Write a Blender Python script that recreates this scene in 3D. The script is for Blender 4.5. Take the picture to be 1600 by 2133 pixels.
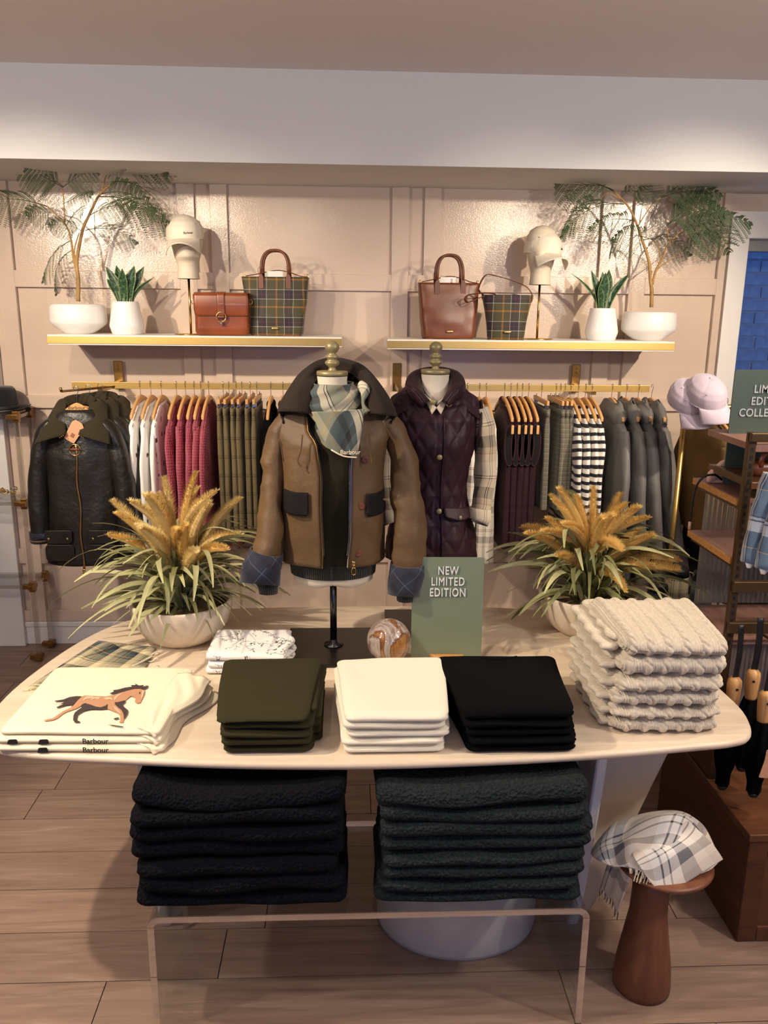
import bpy, bmesh, math, random
from mathutils import Vector, Matrix, noise, geometry
PI = math.pi
sin, cos = math.sin, math.cos
SC = bpy.context.scene
COL = SC.collection
for o in list(bpy.data.objects): bpy.data.objects.remove(o)

# ------------------------------------------------------------------ camera
FPX, CAMH = 1700.0, 1.75
YAW, PIT, ROL = math.radians(2.6), math.radians(13.93), math.radians(.61)
_f0 = Vector((sin(YAW), cos(YAW), 0)); _r0 = Vector((cos(YAW), -sin(YAW), 0))
FW = _f0*cos(PIT) - Vector((0, 0, sin(PIT))); _u0 = _f0*sin(PIT) + Vector((0, 0, cos(PIT)))
RT = _r0*cos(ROL) + _u0*sin(ROL); UPV = _u0*cos(ROL) - _r0*sin(ROL)
cd = bpy.data.cameras.new('camera'); cam = bpy.data.objects.new('camera', cd); COL.objects.link(cam)
cd.sensor_fit = 'VERTICAL'; cd.sensor_height = 36; cd.lens = FPX*36/2133; cd.clip_start = .05
cam.matrix_world = Matrix(((RT.x, UPV.x, -FW.x, 0), (RT.y, UPV.y, -FW.y, 0), (RT.z, UPV.z, -FW.z, CAMH), (0, 0, 0, 1)))
SC.camera = cam
def ray(x, y): return FW + RT*((x-800)/FPX) - UPV*((y-1066.5)/FPX)
def onY(x, y, Y):
    d = ray(x, y); t = Y/d.y; return Vector((d.x*t, Y, CAMH+d.z*t))
def onZ(x, y, Z):
    d = ray(x, y); t = (Z-CAMH)/d.z; return Vector((d.x*t, d.y*t, Z))

# ------------------------------------------------------------------ world, lights, exposure
SC.view_settings.view_transform = 'Standard'
try: SC.view_settings.look = 'None'
except Exception: pass
SC.view_settings.gamma = 1; SC.view_settings.use_curve_mapping = False
SC.view_settings.exposure = 0.06
w = bpy.data.worlds.new('world'); SC.world = w; w.use_nodes = True
w.node_tree.nodes['Background'].inputs[0].default_value = (.11, .33, 1.0, 1)
w.node_tree.nodes['Background'].inputs[1].default_value = 1.0
WARM = (1.0, .83, .63)
def spot(name, loc, aim, power, deg, blend=.5, col=WARM, rad=.03):
    l = bpy.data.lights.new(name, 'SPOT'); o = bpy.data.objects.new(name, l); COL.objects.link(o)
    l.energy = power; l.color = col; l.spot_size = math.radians(deg); l.spot_blend = blend; l.shadow_soft_size = rad
    o.location = loc; o.rotation_euler = (Vector(aim)-Vector(loc)).to_track_quat('-Z', 'Y').to_euler(); return o
def bulb(name, loc, power, rad=.12, col=WARM):
    l = bpy.data.lights.new(name, 'POINT'); o = bpy.data.objects.new(name, l); COL.objects.link(o)
    l.energy = power; l.color = col; l.shadow_soft_size = rad; o.location = loc; return o
for i, (x, ax, pw) in enumerate([(-1.94, -1.05, 185), (-1.12, -.55, 70), (-.38, -.1, 14), (1.25, .55, 70), (2.14, 1.2, 195)]):
    spot('track_spot', (x, 1.72, 2.47), (ax, 4.1, 1.42), pw, 49, .75)
spot('table_spot', (-1.35, 1.60, 2.55), (-.35, 2.2, .8), 140, 62, .5)
spot('table_spot', (-.55, 1.35, 2.58), (-.05, 2.2, .9), 8, 60, .6)
spot('table_spot', (1.75, 2.0, 2.55), (.85, 2.4, .8), 60, 48, .6)
spot('floor_spot', (-1.7, .9, 2.6), (-1.35, 1.7, 0), 35, 45, .6)
bulb('fill_light', (-.9, -1.0, 1.95), 11, .15, (1, .9, .8))  # fill light added behind the camera, not a lamp of the shop
bulb('track_spill', (-1.95, .95, 2.2), 60, .06, (1, .9, .8)); bulb('track_spill', (1.95, .95, 2.2), 64, .06, (1, .9, .8))
bulb('fill_light', (1.2, -1.0, 1.95), 11, .15, (1, .9, .8))  # second added fill light, also out of view

# ------------------------------------------------------------------ object helpers
def lin(c): 
    c = c/255.; return c/12.92 if c <= .04045 else ((c+.055)/1.055)**2.4
def rgb(r, g, b): return (lin(r), lin(g), lin(b), 1)
def mk(name, m, mat=None, parent=None, smooth=True, solid=0, bevel=0, subd=0, kind=None, label=None, loc=None, rot=None):
    """one mesh object from (verts, faces[, uvs])"""
    me = bpy.data.meshes.new(name); me.from_pydata([tuple(v) for v in m[0]], [], m[1])
    if len(m) > 2 and m[2] is not None:
        ul = me.uv_layers.new(name='UVMap'); uv = m[2]
        li = [0]*len(me.loops); me.loops.foreach_get('vertex_index', li)
        flat = []
        for i in li: flat += uv[i]
        ul.data.foreach_set('uv', flat)
    if smooth: me.polygons.foreach_set('use_smooth', [True]*len(me.polygons))
    if mat: me.materials.append(mat)
    me.update()
    o = bpy.data.objects.new(name, me); COL.objects.link(o)
    if parent: o.parent = parent
    if loc is not None: o.location = loc
    if rot is not None: o.rotation_euler = rot
    if bevel:
        b = o.modifiers.new('b', 'BEVEL'); b.width = bevel; b.segments = 2; b.limit_method = 'ANGLE'; b.angle_limit = .7
        if smooth: me.set_sharp_from_angle(angle=.7)
    if solid:
        s = o.modifiers.new('s', 'SOLIDIFY'); s.thickness = solid; s.offset = 0
    if subd:
        s = o.modifiers.new('u', 'SUBSURF'); s.levels = subd; s.render_levels = subd
    if kind: o['kind'] = kind
    if label: o['label'] = label
    return o
def sharp(o, a=.6):
    o.data.set_sharp_from_angle(angle=a); return o
def tag(o, label, cat, group=None):
    o['label'] = label; o['category'] = cat
    if group: o['group'] = group
    return o
def thing(name, label, cat, loc=(0, 0, 0), rz=0, group=None):
    o = bpy.data.objects.new(name, None); COL.objects.link(o); o.location = loc; o.rotation_euler = (0, 0, rz)
    o.empty_display_size = .05
    return tag(o, label, cat, group)
def dup(root, loc, rz=None, label=None, group=None, scale=None):
    def cp(o, par):
        n = o.copy(); COL.objects.link(n); n.parent = par
        for ch in o.children: cp(ch, n)
        return n
    r = cp(root, None); r.location = loc
    if rz is not None: r.rotation_euler = (0, 0, rz)
    if label: r['label'] = label
    if group: r['group'] = group
    if scale: r.scale = scale
    return r

# ------------------------------------------------------------------ mesh helpers: all return (verts, faces, uvs or None)
def xf(m, loc=(0, 0, 0), rot=None, scale=None):
    M = Matrix.Translation(Vector(loc))
    if rot is not None:
        from mathutils import Euler
        M = M @ Euler(rot).to_matrix().to_4x4()
    if scale is not None:
        s = scale if hasattr(scale, '__len__') else (scale,)*3
        M = M @ Matrix.Diagonal((*s, 1))
    return ([M @ Vector(v) for v in m[0]], m[1], m[2] if len(m) > 2 else None)
def merge(*ms):
    V, Fc, UV = [], [], []; has = all(len(m) > 2 and m[2] is not None for m in ms)
    for m in ms:
        n = len(V); V += list(m[0]); Fc += [tuple(i+n for i in f) for f in m[1]]
        if has: UV += list(m[2])
    return (V, Fc, UV if has else None)
def box(x0, x1, y0, y1, z0, z1):
    V = [(x, y, z) for z in (z0, z1) for y in (y0, y1) for x in (x0, x1)]
    F = [(0, 2, 3, 1), (4, 5, 7, 6), (0, 1, 5, 4), (2, 6, 7, 3), (0, 4, 6, 2), (1, 3, 7, 5)]
    return (V, F, None)
def grid(fn, nu, nv, cu=False, uvs=None):
    """fn(u,v) u,v in 0..1"""
    V, UV = [], []; mu = nu if cu else nu+1
    for j in range(nv+1):
        for i in range(mu):
            u, v = i/nu, j/nv
            V.append(fn(u, v)); UV.append(uvs(u, v) if uvs else (u, v))
    F = []
    for j in range(nv):
        for i in range(nu):
            a = j*mu+i; b = j*mu+(i+1) % mu
            F.append((a, b, b+mu, a+mu))
    return (V, F, UV)
def lathe(prof, n=32, a0=0, sx=1, sy=1):
    V, F, UV = [], [], []; m = len(prof)
    L = 0; Ls = [0]
    for k in range(1, m): L += math.hypot(prof[k][0]-prof[k-1][0], prof[k][1]-prof[k-1][1]); Ls.append(L)
    for k, (r, z) in enumerate(prof):
        for i in range(n):
            a = a0+2*PI*i/n; V.append((r*cos(a)*sx, r*sin(a)*sy, z)); UV.append((i/n*.4, Ls[k]))
    for k in range(m-1):
        for i in range(n):
            j = (i+1) % n; F.append((k*n+i, k*n+j, (k+1)*n+j, (k+1)*n+i))
    if prof[0][0] > 1e-5: F.append(tuple(reversed(range(n))))
    if prof[-1][0] > 1e-5: F.append(tuple((m-1)*n+i for i in range(n)))
    return (V, F, UV)
def spline(pts, n):
    """Catmull-Rom resample"""
    P = [Vector(p) for p in pts]; out = []; m = len(P)-1
    for k in range(n+1):
        t = k/n*m; i = min(int(t), m-1); t -= i
        p0, p1, p2, p3 = P[max(i-1, 0)], P[i], P[i+1], P[min(i+2, m)]
        out.append(.5*((2*p1)+(p2-p0)*t+(2*p0-5*p1+4*p2-p3)*t*t+(3*p1-p0-3*p2+p3)*t**3))
    return out
def lerpl(L, t):
    """piecewise linear list lookup"""
    m = len(L)-1; t = min(max(t, 0), 1)*m; i = min(int(t), m-1); t -= i
    a, b = L[i], L[i+1]
    return a+(b-a)*t if not hasattr(a, '__len__') else tuple(p+(q-p)*t for p, q in zip(a, b))
def table(T, x):
    """interpolate rows sorted by first column"""
    if x <= T[0][0]: return T[0][1:]
    for a, b in zip(T, T[1:]):
        if x <= b[0]:
            t = (x-a[0])/(b[0]-a[0]); t = t*t*(3-2*t)*.5+t*.5
            return tuple(p+(q-p)*t for p, q in zip(a[1:], b[1:]))
    return T[-1][1:]
def tube(pts, rad, n=8, cap=True, ref=None, closed=False):
    """rad: number, (ra,rb) ellipse or list of either; ref = direction kept as local x axis"""
    P = [Vector(p) for p in pts]; m = len(P); V, F, UV = [], [], []
    X = None; L = 0
    for k in range(m):
        a = P[(k+1) % m] if closed else P[min(k+1, m-1)]; b = P[k-1] if (closed or k) else P[0]
        T = (a-b).normalized()
        if ref is not None: X = Vector(ref)
        elif X is None: X = Vector((1, 0, 0)) if abs(T.x) < .8 else Vector((0, 1, 0))
        X = (X-T*X.dot(T)).normalized(); Y = T.cross(X)
        r = rad[k] if isinstance(rad, list) else rad
        ra, rb = r if hasattr(r, '__len__') else (r, r)
        if k: L += (P[k]-P[k-1]).length
        for i in range(n):
            t = 2*PI*i/n; V.append(P[k]+X*(ra*cos(t))+Y*(rb*sin(t))); UV.append((i/n*PI*(ra+rb), L))
    for k in range(m if closed else m-1):
        k2 = (k+1) % m
        for i in range(n):
            j = (i+1) % n; F.append((k*n+i, k*n+j, k2*n+j, k2*n+i))
    if cap and not closed:
        F.append(tuple(reversed(range(n)))); F.append(tuple((m-1)*n+i for i in range(n)))
    return (V, F, UV)
def prism(poly, z0, z1):
    n = len(poly); V = [(x, y, z0) for x, y in poly]+[(x, y, z1) for x, y in poly]
    F = [tuple(reversed(range(n))), tuple(range(n, 2*n))]+[(i, (i+1) % n, n+(i+1) % n, n+i) for i in range(n)]
    return (V, F, None)
def ribbon(poly, thick, plane='xz', off=0):
    """flat polygon of given thickness, poly in xz (facing -y) or yz"""
    m = prism(poly, off-thick/2, off+thick/2)
    if plane == 'xz': V = [(x, z, y) for x, y, z in m[0]]; F = [tuple(reversed(f)) for f in m[1]]
    else: V = [(z, x, y) for x, y, z in m[0]]; F = m[1]
    return (V, F, None)
def rounded(poly, r, n=4):
    out = []; m = len(poly)
    for i in range(m):
        p0, p1, p2 = Vector(poly[i-1]), Vector(poly[i]), Vector(poly[(i+1) % m])
        a = (p0-p1); b = (p2-p1); k = min(r, a.length*.45, b.length*.45); A = p1+a.normalized()*k; B = p1+b.normalized()*k
        for j in range(n+1):
            t = j/n; q = A*(1-t)**2+p1*2*t*(1-t)+B*t*t; out.append((q.x, q.y))
    return out
def nz(x, y=0, z=0): return noise.noise(Vector((x, y, z)))
def sp(v, e): return math.copysign(abs(v)**e, v)
def rbox(w, d, h, r, nx=16, ny=12, nzz=4, rz=None, disp=None):
    """rounded slab centred in x,y, z from 0..h; disp(p,n)->offset vector"""
    rz = rz or h/2*.98; V, F, UV = [], [], []; idx = {}
    hx, hy, hz = w/2, d/2, h/2
    def remap(i, n, half, rr):
        # denser near the edges
        t = i/n*2-1; return half*(sin(t*PI/2)*.45+t*.55)
    def add(i, j, k):
        key = (i, j, k)
        if key in idx: return idx[key]
        p = Vector((remap(i, nx, hx, r), remap(j, ny, hy, r), (k/nzz*2-1)*hz))
        q = Vector((max(-(hx-r), min(hx-r, p.x)), max(-(hy-r), min(hy-r, p.y)), max(-(hz-rz), min(hz-rz, p.z))))
        e = Vector(((p.x-q.x)/r, (p.y-q.y)/r, (p.z-q.z)/rz))
        nn = e.normalized() if e.length > 1e-6 else Vector((0, 0, 1))
        pos = q+Vector((nn.x*r, nn.y*r, nn.z*rz)) if e.length > 1e-6 else p
        nrm = Vector((nn.x/r, nn.y/r, nn.z/rz)).normalized()
        uv = (pos.x, pos.y+(pos.z-hz if pos.y < 0 else 0)+abs(0))
        pos = pos+Vector((0, 0, hz))
        if disp: pos = pos+disp(pos, nrm)
        idx[key] = len(V); V.append(pos); UV.append(uv); return idx[key]
    for k in (0, nzz):
        for i in range(nx):
            for j in range(ny):
                f = (add(i, j, k), add(i+1, j, k), add(i+1, j+1, k), add(i, j+1, k)); F.append(f if k else f[::-1])
    for j in (0, ny):
        for i in range(nx):
            for k in range(nzz):
                f = (add(i, j, k), add(i+1, j, k), add(i+1, j, k+1), add(i, j, k+1)); F.append(f if not j else f[::-1])
    for i in (0, nx):
        for j in range(ny):
            for k in range(nzz):
                f = (add(i, j, k), add(i, j+1, k), add(i, j+1, k+1), add(i, j, k+1)); F.append(f if i else f[::-1])
    return (V, F, UV)
def text(s, size, ext=0.0, align='CENTER', space=1.0, bold=0.0):
    """mesh of a word in the xy plane"""
    c = bpy.data.curves.new('t', 'FONT'); c.body = s; c.size = size; c.extrude = ext; c.align_x = align; c.space_character = space
    c.resolution_u = 3; c.offset = bold
    o = bpy.data.objects.new('t', c); COL.objects.link(o)
    dg = bpy.context.evaluated_depsgraph_get(); me = bpy.data.meshes.new_from_object(o.evaluated_get(dg))
    r = ([v.co.copy() for v in me.vertices], [tuple(p.vertices) for p in me.polygons], None)
    bpy.data.objects.remove(o); bpy.data.curves.remove(c); bpy.data.meshes.remove(me); return r
def upright(m, loc=(0, 0, 0)):
    """xy -> xz facing -y"""
    return ([Vector((v[0], -v[2], v[1]))+Vector(loc) for v in m[0]], m[1], None)

# ------------------------------------------------------------------ material helpers
class NT:
    def __init__(s, name):
        s.m = bpy.data.materials.new(name); s.m.use_nodes = True; s.t = s.m.node_tree; s.b = s.t.nodes['Principled BSDF']
    def n(s, t, **kw):
        nd = s.t.nodes.new(t)
        for k, v in kw.items():
            if k.startswith('i_'):
                k = k[2:]; nd.inputs[int(k) if k.isdigit() else k].default_value = v
            else: setattr(nd, k, v)
        return nd
    def l(s, a, b): s.t.links.new(a, b)
    def uv(s):
        n = s.n('ShaderNodeUVMap'); return n.outputs[0]
    def obj(s): return s.n('ShaderNodeTexCoord').outputs['Object']
    def gen(s): return s.n('ShaderNodeNewGeometry').outputs['Position']
    def map(s, v, scale=(1, 1, 1), rot=(0, 0, 0)):
        n = s.n('ShaderNodeMapping'); n.inputs['Scale'].default_value = scale; n.inputs['Rotation'].default_value = rot
        s.l(v, n.inputs[0]); return n.outputs[0]
    def noise(s, v, scale, detail=2, rough=.5, dist=0):
        n = s.n('ShaderNodeTexNoise'); n.inputs['Scale'].default_value = scale; n.inputs['Detail'].default_value = detail
        n.inputs['Roughness'].default_value = rough; n.inputs['Distortion'].default_value = dist
        s.l(v, n.inputs['Vector']); return n.outputs['Fac']
    def ramp(s, f, stops, const=False):
        n = s.n('ShaderNodeValToRGB'); cr = n.color_ramp
        if const: cr.interpolation = 'CONSTANT'
        while len(cr.elements) > 1: cr.elements.remove(cr.elements[-1])
        cr.elements[0].position = stops[0][0]; cr.elements[0].color = stops[0][1]
        for p, c in stops[1:]:
            e = cr.elements.new(p); e.color = c
        s.l(f, n.inputs[0]); return n.outputs[0]
    def math(s, op, a, b=None):
        n = s.n('ShaderNodeMath', operation=op)
        for i, v in enumerate((a, b)):
            if v is None: continue
            if isinstance(v, (int, float)): n.inputs[i].default_value = v
            else: s.l(v, n.inputs[i])
        return n.outputs[0]
    def mix(s, f, a, b, mode='MIX'):
        n = s.n('ShaderNodeMix', data_type='RGBA', blend_type=mode)
        for sock, v in ((n.inputs[0], f), (n.inputs[6], a), (n.inputs[7], b)):
            if isinstance(v, (int, float, tuple)): sock.default_value = v
            else: s.l(v, sock)
        return n.outputs[2]
    def bump(s, h, strength=.3, dist=.01, prev=None):
        n = s.n('ShaderNodeBump'); n.inputs['Strength'].default_value = strength; n.inputs['Distance'].default_value = dist
        s.l(h, n.inputs['Height'])
        if prev is not None: s.l(prev, n.inputs['Normal'])
        return n.outputs[0]
    def base(s, c):
        if isinstance(c, tuple): s.b.inputs['Base Color'].default_value = c
        else: s.l(c, s.b.inputs['Base Color'])
    def set(s, rough=.6, metal=0, spec=.5, sheen=0, nrm=None, coat=0):
        s.b.inputs['Roughness'].default_value = rough; s.b.inputs['Metallic'].default_value = metal
        s.b.inputs['Specular IOR Level'].default_value = spec; s.b.inputs['Sheen Weight'].default_value = sheen
        s.b.inputs['Coat Weight'].default_value = coat
        if nrm is not None: s.l(nrm, s.b.inputs['Normal'])
        return s.m
def pm(name, c, rough=.6, metal=0, spec=.5, sheen=0, bump=None, var=0, coat=0, vs=6):
    """plain procedural: colour with soft variation and fine bump (scale, strength, distance)"""
    t = NT(name); v = t.obj(); col = rgb(*c)
    if var:
        f = t.noise(v, vs, 3); a = tuple(min(1, x*(1-var)) for x in col[:3])+(1,); b = tuple(min(1, x*(1+var)) for x in col[:3])+(1,)
        t.base(t.ramp(f, [(.3, a), (.7, b)]))
    else: t.base(col)
    nr = None
    if bump: nr = t.bump(t.noise(v, bump[0], 3, .6), bump[1], bump[2] if len(bump) > 2 else .004)
    return t.set(rough, metal, spec, sheen, nr, coat)
def tartan(name, U, V=None, period=.1, vper=None, rough=.75, rot=0, mixf=.5, sheen=.2, coord='uv', bumps=900):
    """U, V: lists of (start 0..1, (r,g,b)) colour bands per period across u and v"""
    t = NT(name); v = t.uv() if coord == 'uv' else t.obj()
    if rot: v = t.map(v, (1, 1, 1), (0, 0, rot))
    s = t.n('ShaderNodeSeparateXYZ'); t.l(v, s.inputs[0]); V = V or U; vper = vper or period
    cu = t.ramp(t.math('FRACT', t.math('ADD', t.math('DIVIDE', s.outputs[0], period), 50)), [(p, rgb(*c)) for p, c in U], True)
    cv = t.ramp(t.math('FRACT', t.math('ADD', t.math('DIVIDE', s.outputs[1], vper), 50)), [(p, rgb(*c)) for p, c in V], True)
    t.base(t.mix(mixf, cu, cv)); return t.set(rough, 0, .3, sheen, t.bump(t.noise(v, bumps, 1), .15, .002))
def woodmat(name, c1, c2, scale=(1.5, 22, 22), rough=.5, bump=.15, axis=None, uvc=False, spec=.4):
    t = NT(name); v = t.map(t.uv() if uvc else t.obj(), scale)
    f = t.noise(v, 2.2, 5, .6, .6); f2 = t.noise(t.map(t.obj(), tuple(x*4 for x in scale)), 3, 3)
    c = t.ramp(f, [(.3, rgb(*c1)), (.52, tuple((a+b)/2 for a, b in zip(rgb(*c1), rgb(*c2)))), (.7, rgb(*c2))])
    c = t.mix(t.math('MULTIPLY', f2, .25), c, rgb(*c1)); t.base(c)
    return t.set(rough, 0, spec, 0, t.bump(f2, bump, .003))
def clear(name, tint=(245, 248, 248), glossy=.10, rough=.03):
    t = NT(name); nt = t.t; t.t.nodes.remove(t.b)
    tr = t.n('ShaderNodeBsdfTransparent'); tr.inputs[0].default_value = rgb(*tint)
    gl = t.n('ShaderNodeBsdfGlossy'); gl.inputs['Roughness'].default_value = rough
    fr = t.n('ShaderNodeLayerWeight'); fr.inputs[0].default_value = .25
    f = t.math('ADD', t.math('MULTIPLY', fr.outputs['Facing'], .45), glossy*.3)
    mx = t.n('ShaderNodeMixShader'); t.l(f, mx.inputs[0]); t.l(tr.outputs[0], mx.inputs[1]); t.l(gl.outputs[0], mx.inputs[2])
    t.l(mx.outputs[0], nt.nodes['Material Output'].inputs[0]); return t.m
# ------------------------------------------------------------------ materials
def _wall():
    t = NT('wall_paint'); v = t.obj(); t.base(rgb(214, 193, 174))
    n = t.noise(v, 190, 2, .5); return t.set(.17, 0, .5, 0, t.bump(n, .25, .0022))
MW = _wall()
M_ceil = pm('ceiling_paint', (242, 232, 228), .8, bump=(200, .05))
M_white = pm('white_paint', (238, 234, 228), .5)
M_soff = pm('soffit_paint', (220, 220, 220), .7)
M_trim = pm('trim_paint', (236, 232, 226), .4)
def _floor(name, k):
    t = NT(name); o = t.n('ShaderNodeObjectInfo'); r = o.outputs['Random']
    cb = t.n('ShaderNodeCombineXYZ'); t.l(t.math('MULTIPLY', r, 7.0), cb.inputs[0]); t.l(t.math('MULTIPLY', r, 13.0), cb.inputs[1])
    a = t.n('ShaderNodeVectorMath', operation='ADD'); t.l(t.map(t.obj(), (1.2, 16, 1)), a.inputs[0]); t.l(cb.outputs[0], a.inputs[1])
    f = t.noise(a.outputs[0], 2.0, 5, .62, .9); f2 = t.noise(t.map(a.outputs[0], (2.5, 7, 1)), 4, 4, .6)
    c = t.ramp(f, [(.25, rgb(128, 104, 90)), (.45, rgb(152, 126, 110)), (.6, rgb(166, 140, 123)), (.75, rgb(182, 158, 140))])
    c = t.mix(t.math('MULTIPLY', f2, .32), c, rgb(118, 94, 80))
    h = t.n('ShaderNodeHueSaturation'); t.l(c, h.inputs['Color']); t.l(t.math('ADD', t.math('MULTIPLY', r, .22), .87), h.inputs['Value'])
    t.base(h.outputs[0]); return t.set(.42, 0, .4, 0, t.bump(f2, .12, .002))
M_floor = _floor('plank_wood', 0)
M_joint = pm('plank_joint', (70, 56, 48), .8)
M_gold = pm('brushed_gold', (214, 178, 106), .34, .95, bump=(300, .05))
M_brass = pm('dark_brass', (146, 112, 62), .3, .9)
M_brass2 = pm('bright_brass', (216, 180, 110), .22, 1)
M_bronze = pm('bronze_metal', (98, 78, 54), .42, .8)
M_chrome = pm('chrome', (210, 210, 212), .15, 1)
M_steel = pm('dark_steel', (92, 92, 94), .25, 1)
M_black = pm('black_metal', (26, 22, 20), .35, .3)
M_blackp = pm('black_plastic', (18, 18, 19), .5)
M_pot = pm('white_ceramic', (243, 240, 236), .32, coat=.3)
M_bowl = pm('cream_ceramic', (228, 212, 190), .6, bump=(40, .05), var=.04)
M_soil = pm('gravel', (150, 128, 96), .9, bump=(160, 1, .01), var=.5, vs=120)
M_dsoil = pm('potting_soil', (60, 46, 34), .95, bump=(120, 1, .01), var=.3, vs=90)
M_bark = pm('bark', (176, 138, 84), .75, bump=(60, .5), var=.25, vs=30)
M_fern = pm('fern_leaf', (66, 84, 52), .6, var=.25, vs=14)
def _snake():
    t = NT('snake_leaf'); v = t.uv(); s = t.n('ShaderNodeSeparateXYZ'); t.l(v, s.inputs[0])
    f = t.noise(t.map(v, (3, 70, 1)), 1.2, 4, .6, .5); c = t.ramp(f, [(.38, rgb(26, 52, 36)), (.5, rgb(40, 74, 46)), (.62, rgb(84, 112, 78))])
    e = t.math('GREATER_THAN', t.math('ABSOLUTE', t.math('SUBTRACT', s.outputs[0], .5)), .44)
    t.base(t.mix(e, c, rgb(120, 136, 84))); return t.set(.38, 0, .5)
M_snake = _snake()
M_blade = pm('grass_blade', (168, 166, 118), .6, var=.3, vs=8)
M_blade2 = pm('grass_blade_dark', (116, 118, 72), .6, var=.3, vs=8)
def _plume(name, c):
    t = NT(name); v = t.obj(); a = rgb(*c); f = t.noise(v, 12, 3)
    col = t.ramp(f, [(.3, tuple(x*.8 for x in a[:3])+(1,)), (.7, a)])
    d = t.n('ShaderNodeBsdfDiffuse'); tr = t.n('ShaderNodeBsdfTranslucent'); t.l(col, d.inputs[0]); t.l(col, tr.inputs[0])
    mx = t.n('ShaderNodeMixShader'); mx.inputs[0].default_value = .45; t.l(d.outputs[0], mx.inputs[1]); t.l(tr.outputs[0], mx.inputs[2])
    t.l(mx.outputs[0], t.t.nodes['Material Output'].inputs[0]); t.t.nodes.remove(t.b); return t.m
M_plume = _plume('grass_plume', (253, 232, 168)); M_plume2 = _plume('grass_plume_ochre', (249, 218, 140))
def _leather():
    t = NT('tan_leather'); v = t.obj(); f = t.noise(v, 9, 3); t.base(t.ramp(f, [(.3, rgb(120, 58, 28)), (.7, rgb(150, 78, 38))]))
    return t.set(.3, 0, .5, 0, t.bump(t.noise(v, 260, 2), .12, .002), .15)
M_leather = _leather()
M_leather2 = pm('brown_leather', (112, 62, 36), .36, bump=(260, .15, .002), var=.12, vs=8)
M_strap = pm('strap_leather', (104, 58, 34), .42, bump=(260, .12, .002))
OL, NV, WH, YE, RD = (70, 66, 44), (38, 32, 46), (196, 190, 172), (206, 138, 44), (128, 48, 48)
_bt = [(0, OL), (.03, YE), (.045, OL), (.065, YE), (.08, OL), (.33, WH), (.348, NV), (.50, RD), (.512, NV), (.67, WH), (.688, OL)]
M_tartbag = tartan('bag_tartan', _bt, None, .122, .122, .55, mixf=.5)
M_canvas = pm('stand_linen', (226, 214, 192), .85, bump=(500, .25, .002))
M_capw = pm('cap_cotton', (236, 226, 206), .8, bump=(700, .2, .002), sheen=.15)
M_capl = pm('lilac_suede', (206, 192, 208), .9, bump=(300, .2, .002), sheen=.4, var=.08)
M_felt = pm('black_felt', (16, 15, 17), .95, sheen=.2, bump=(300, .2, .002))
M_hang = pm('hanger_wood', (212, 162, 102), .38, var=.1, vs=10)
M_ink = pm('black_ink', (34, 30, 30), .7)
M_paper = pm('white_tag', (240, 238, 232), .6)
M_kraft = pm('kraft_tag', (214, 160, 122), .7, var=.05)
M_wax = pm('waxed_olive', (44, 39, 30), .36, bump=(14, .35, .02), var=.3, vs=9)
M_waxbk = pm('waxed_black', (32, 29, 26), .4, bump=(16, .35, .02), var=.25, vs=9)
def _cord(name, c, per=.0045):
    t = NT(name); v = t.uv(); s = t.n('ShaderNodeSeparateXYZ'); t.l(v, s.inputs[0])
    h = t.math('SINE', t.math('MULTIPLY', s.outputs[0], 2*PI/per)); t.base(rgb(*c)); return t.set(.9, 0, .2, .05, t.bump(h, .4, .0015))
M_cord = _cord('corduroy', (46, 37, 30))
M_cord2 = _cord('corduroy_olive', (54, 47, 32))
M_jacket = pm('waxed_brown', (98, 74, 46), .6, bump=(60, .2, .01), var=.22, vs=7)
M_navyline = tartan('navy_lining', [(0, (34, 38, 56)), (.46, (90, 96, 112)), (.5, (34, 38, 56)), (.75, (26, 28, 40))], period=.07, rot=.6)
M_flap = pm('flap_cord', (28, 25, 26), .9, spec=.2, bump=(300, .3, .002))
M_knito = pm('olive_knit', (40, 36, 24), .95, spec=.2, bump=(420, .4, .002), var=.12, vs=60)
def _rib(name, c, per=.006):
    t = NT(name); v = t.uv(); s = t.n('ShaderNodeSeparateXYZ'); t.l(v, s.inputs[0])
    h = t.math('SINE', t.math('MULTIPLY', s.outputs[0], 2*PI/per)); t.base(rgb(*c)); return t.set(.9, 0, .2, .2, t.bump(h, .8, .003))
M_rib = _rib('rib_knit', (38, 36, 26))
SG, SB, SK, SC2 = (150, 150, 128), (70, 82, 82), (34, 34, 34), (214, 204, 178)
M_scarf = tartan('scarf_tartan', [(0, SC2), (.12, SK), (.135, SC2), (.17, SK), (.185, SG), (.42, (190, 152, 66)), (.435, SG), (.5, SB), (.74, SK), (.86, SB)], None, .21, rot=.5, rough=.7)
M_quilt = pm('burgundy_nylon', (48, 24, 33), .5, spec=.3, bump=(40, .15, .01), var=.12, vs=14)
M_plaidsh = tartan('shirt_plaid', [(0, (214, 202, 176)), (.26, (70, 34, 38)), (.28, (214, 202, 176)), (.31, (70, 34, 38)), (.33, (200, 186, 156)), (.5, (78, 70, 58)), (.72, (176, 160, 128)), (.83, (170, 110, 50)), (.85, (196, 180, 150))], None, .17, rough=.8)
M_plaidwh = tartan('shirt_plaid_white', [(0, (240, 234, 222)), (.26, (90, 50, 56)), (.28, (240, 234, 222)), (.31, (90, 50, 56)), (.33, (240, 234, 222)), (.5, (126, 120, 110)), (.72, (236, 230, 216)), (.83, (200, 150, 90)), (.85, (236, 230, 216))], None, .14, rough=.8)
M_neck = pm('form_cotton', (226, 216, 194), .85, bump=(500, .3, .002))
M_cap = pm('painted_bronze_cap', (158, 146, 104), .42, .35)
M_ash = woodmat('bleached_ash', (210, 190, 164), (230, 214, 192), (1.2, 14, 14), .38, .1)
M_conc = pm('felt_grey_plaster', (196, 190, 182), .85, bump=(60, .2), var=.08, vs=14)
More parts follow.
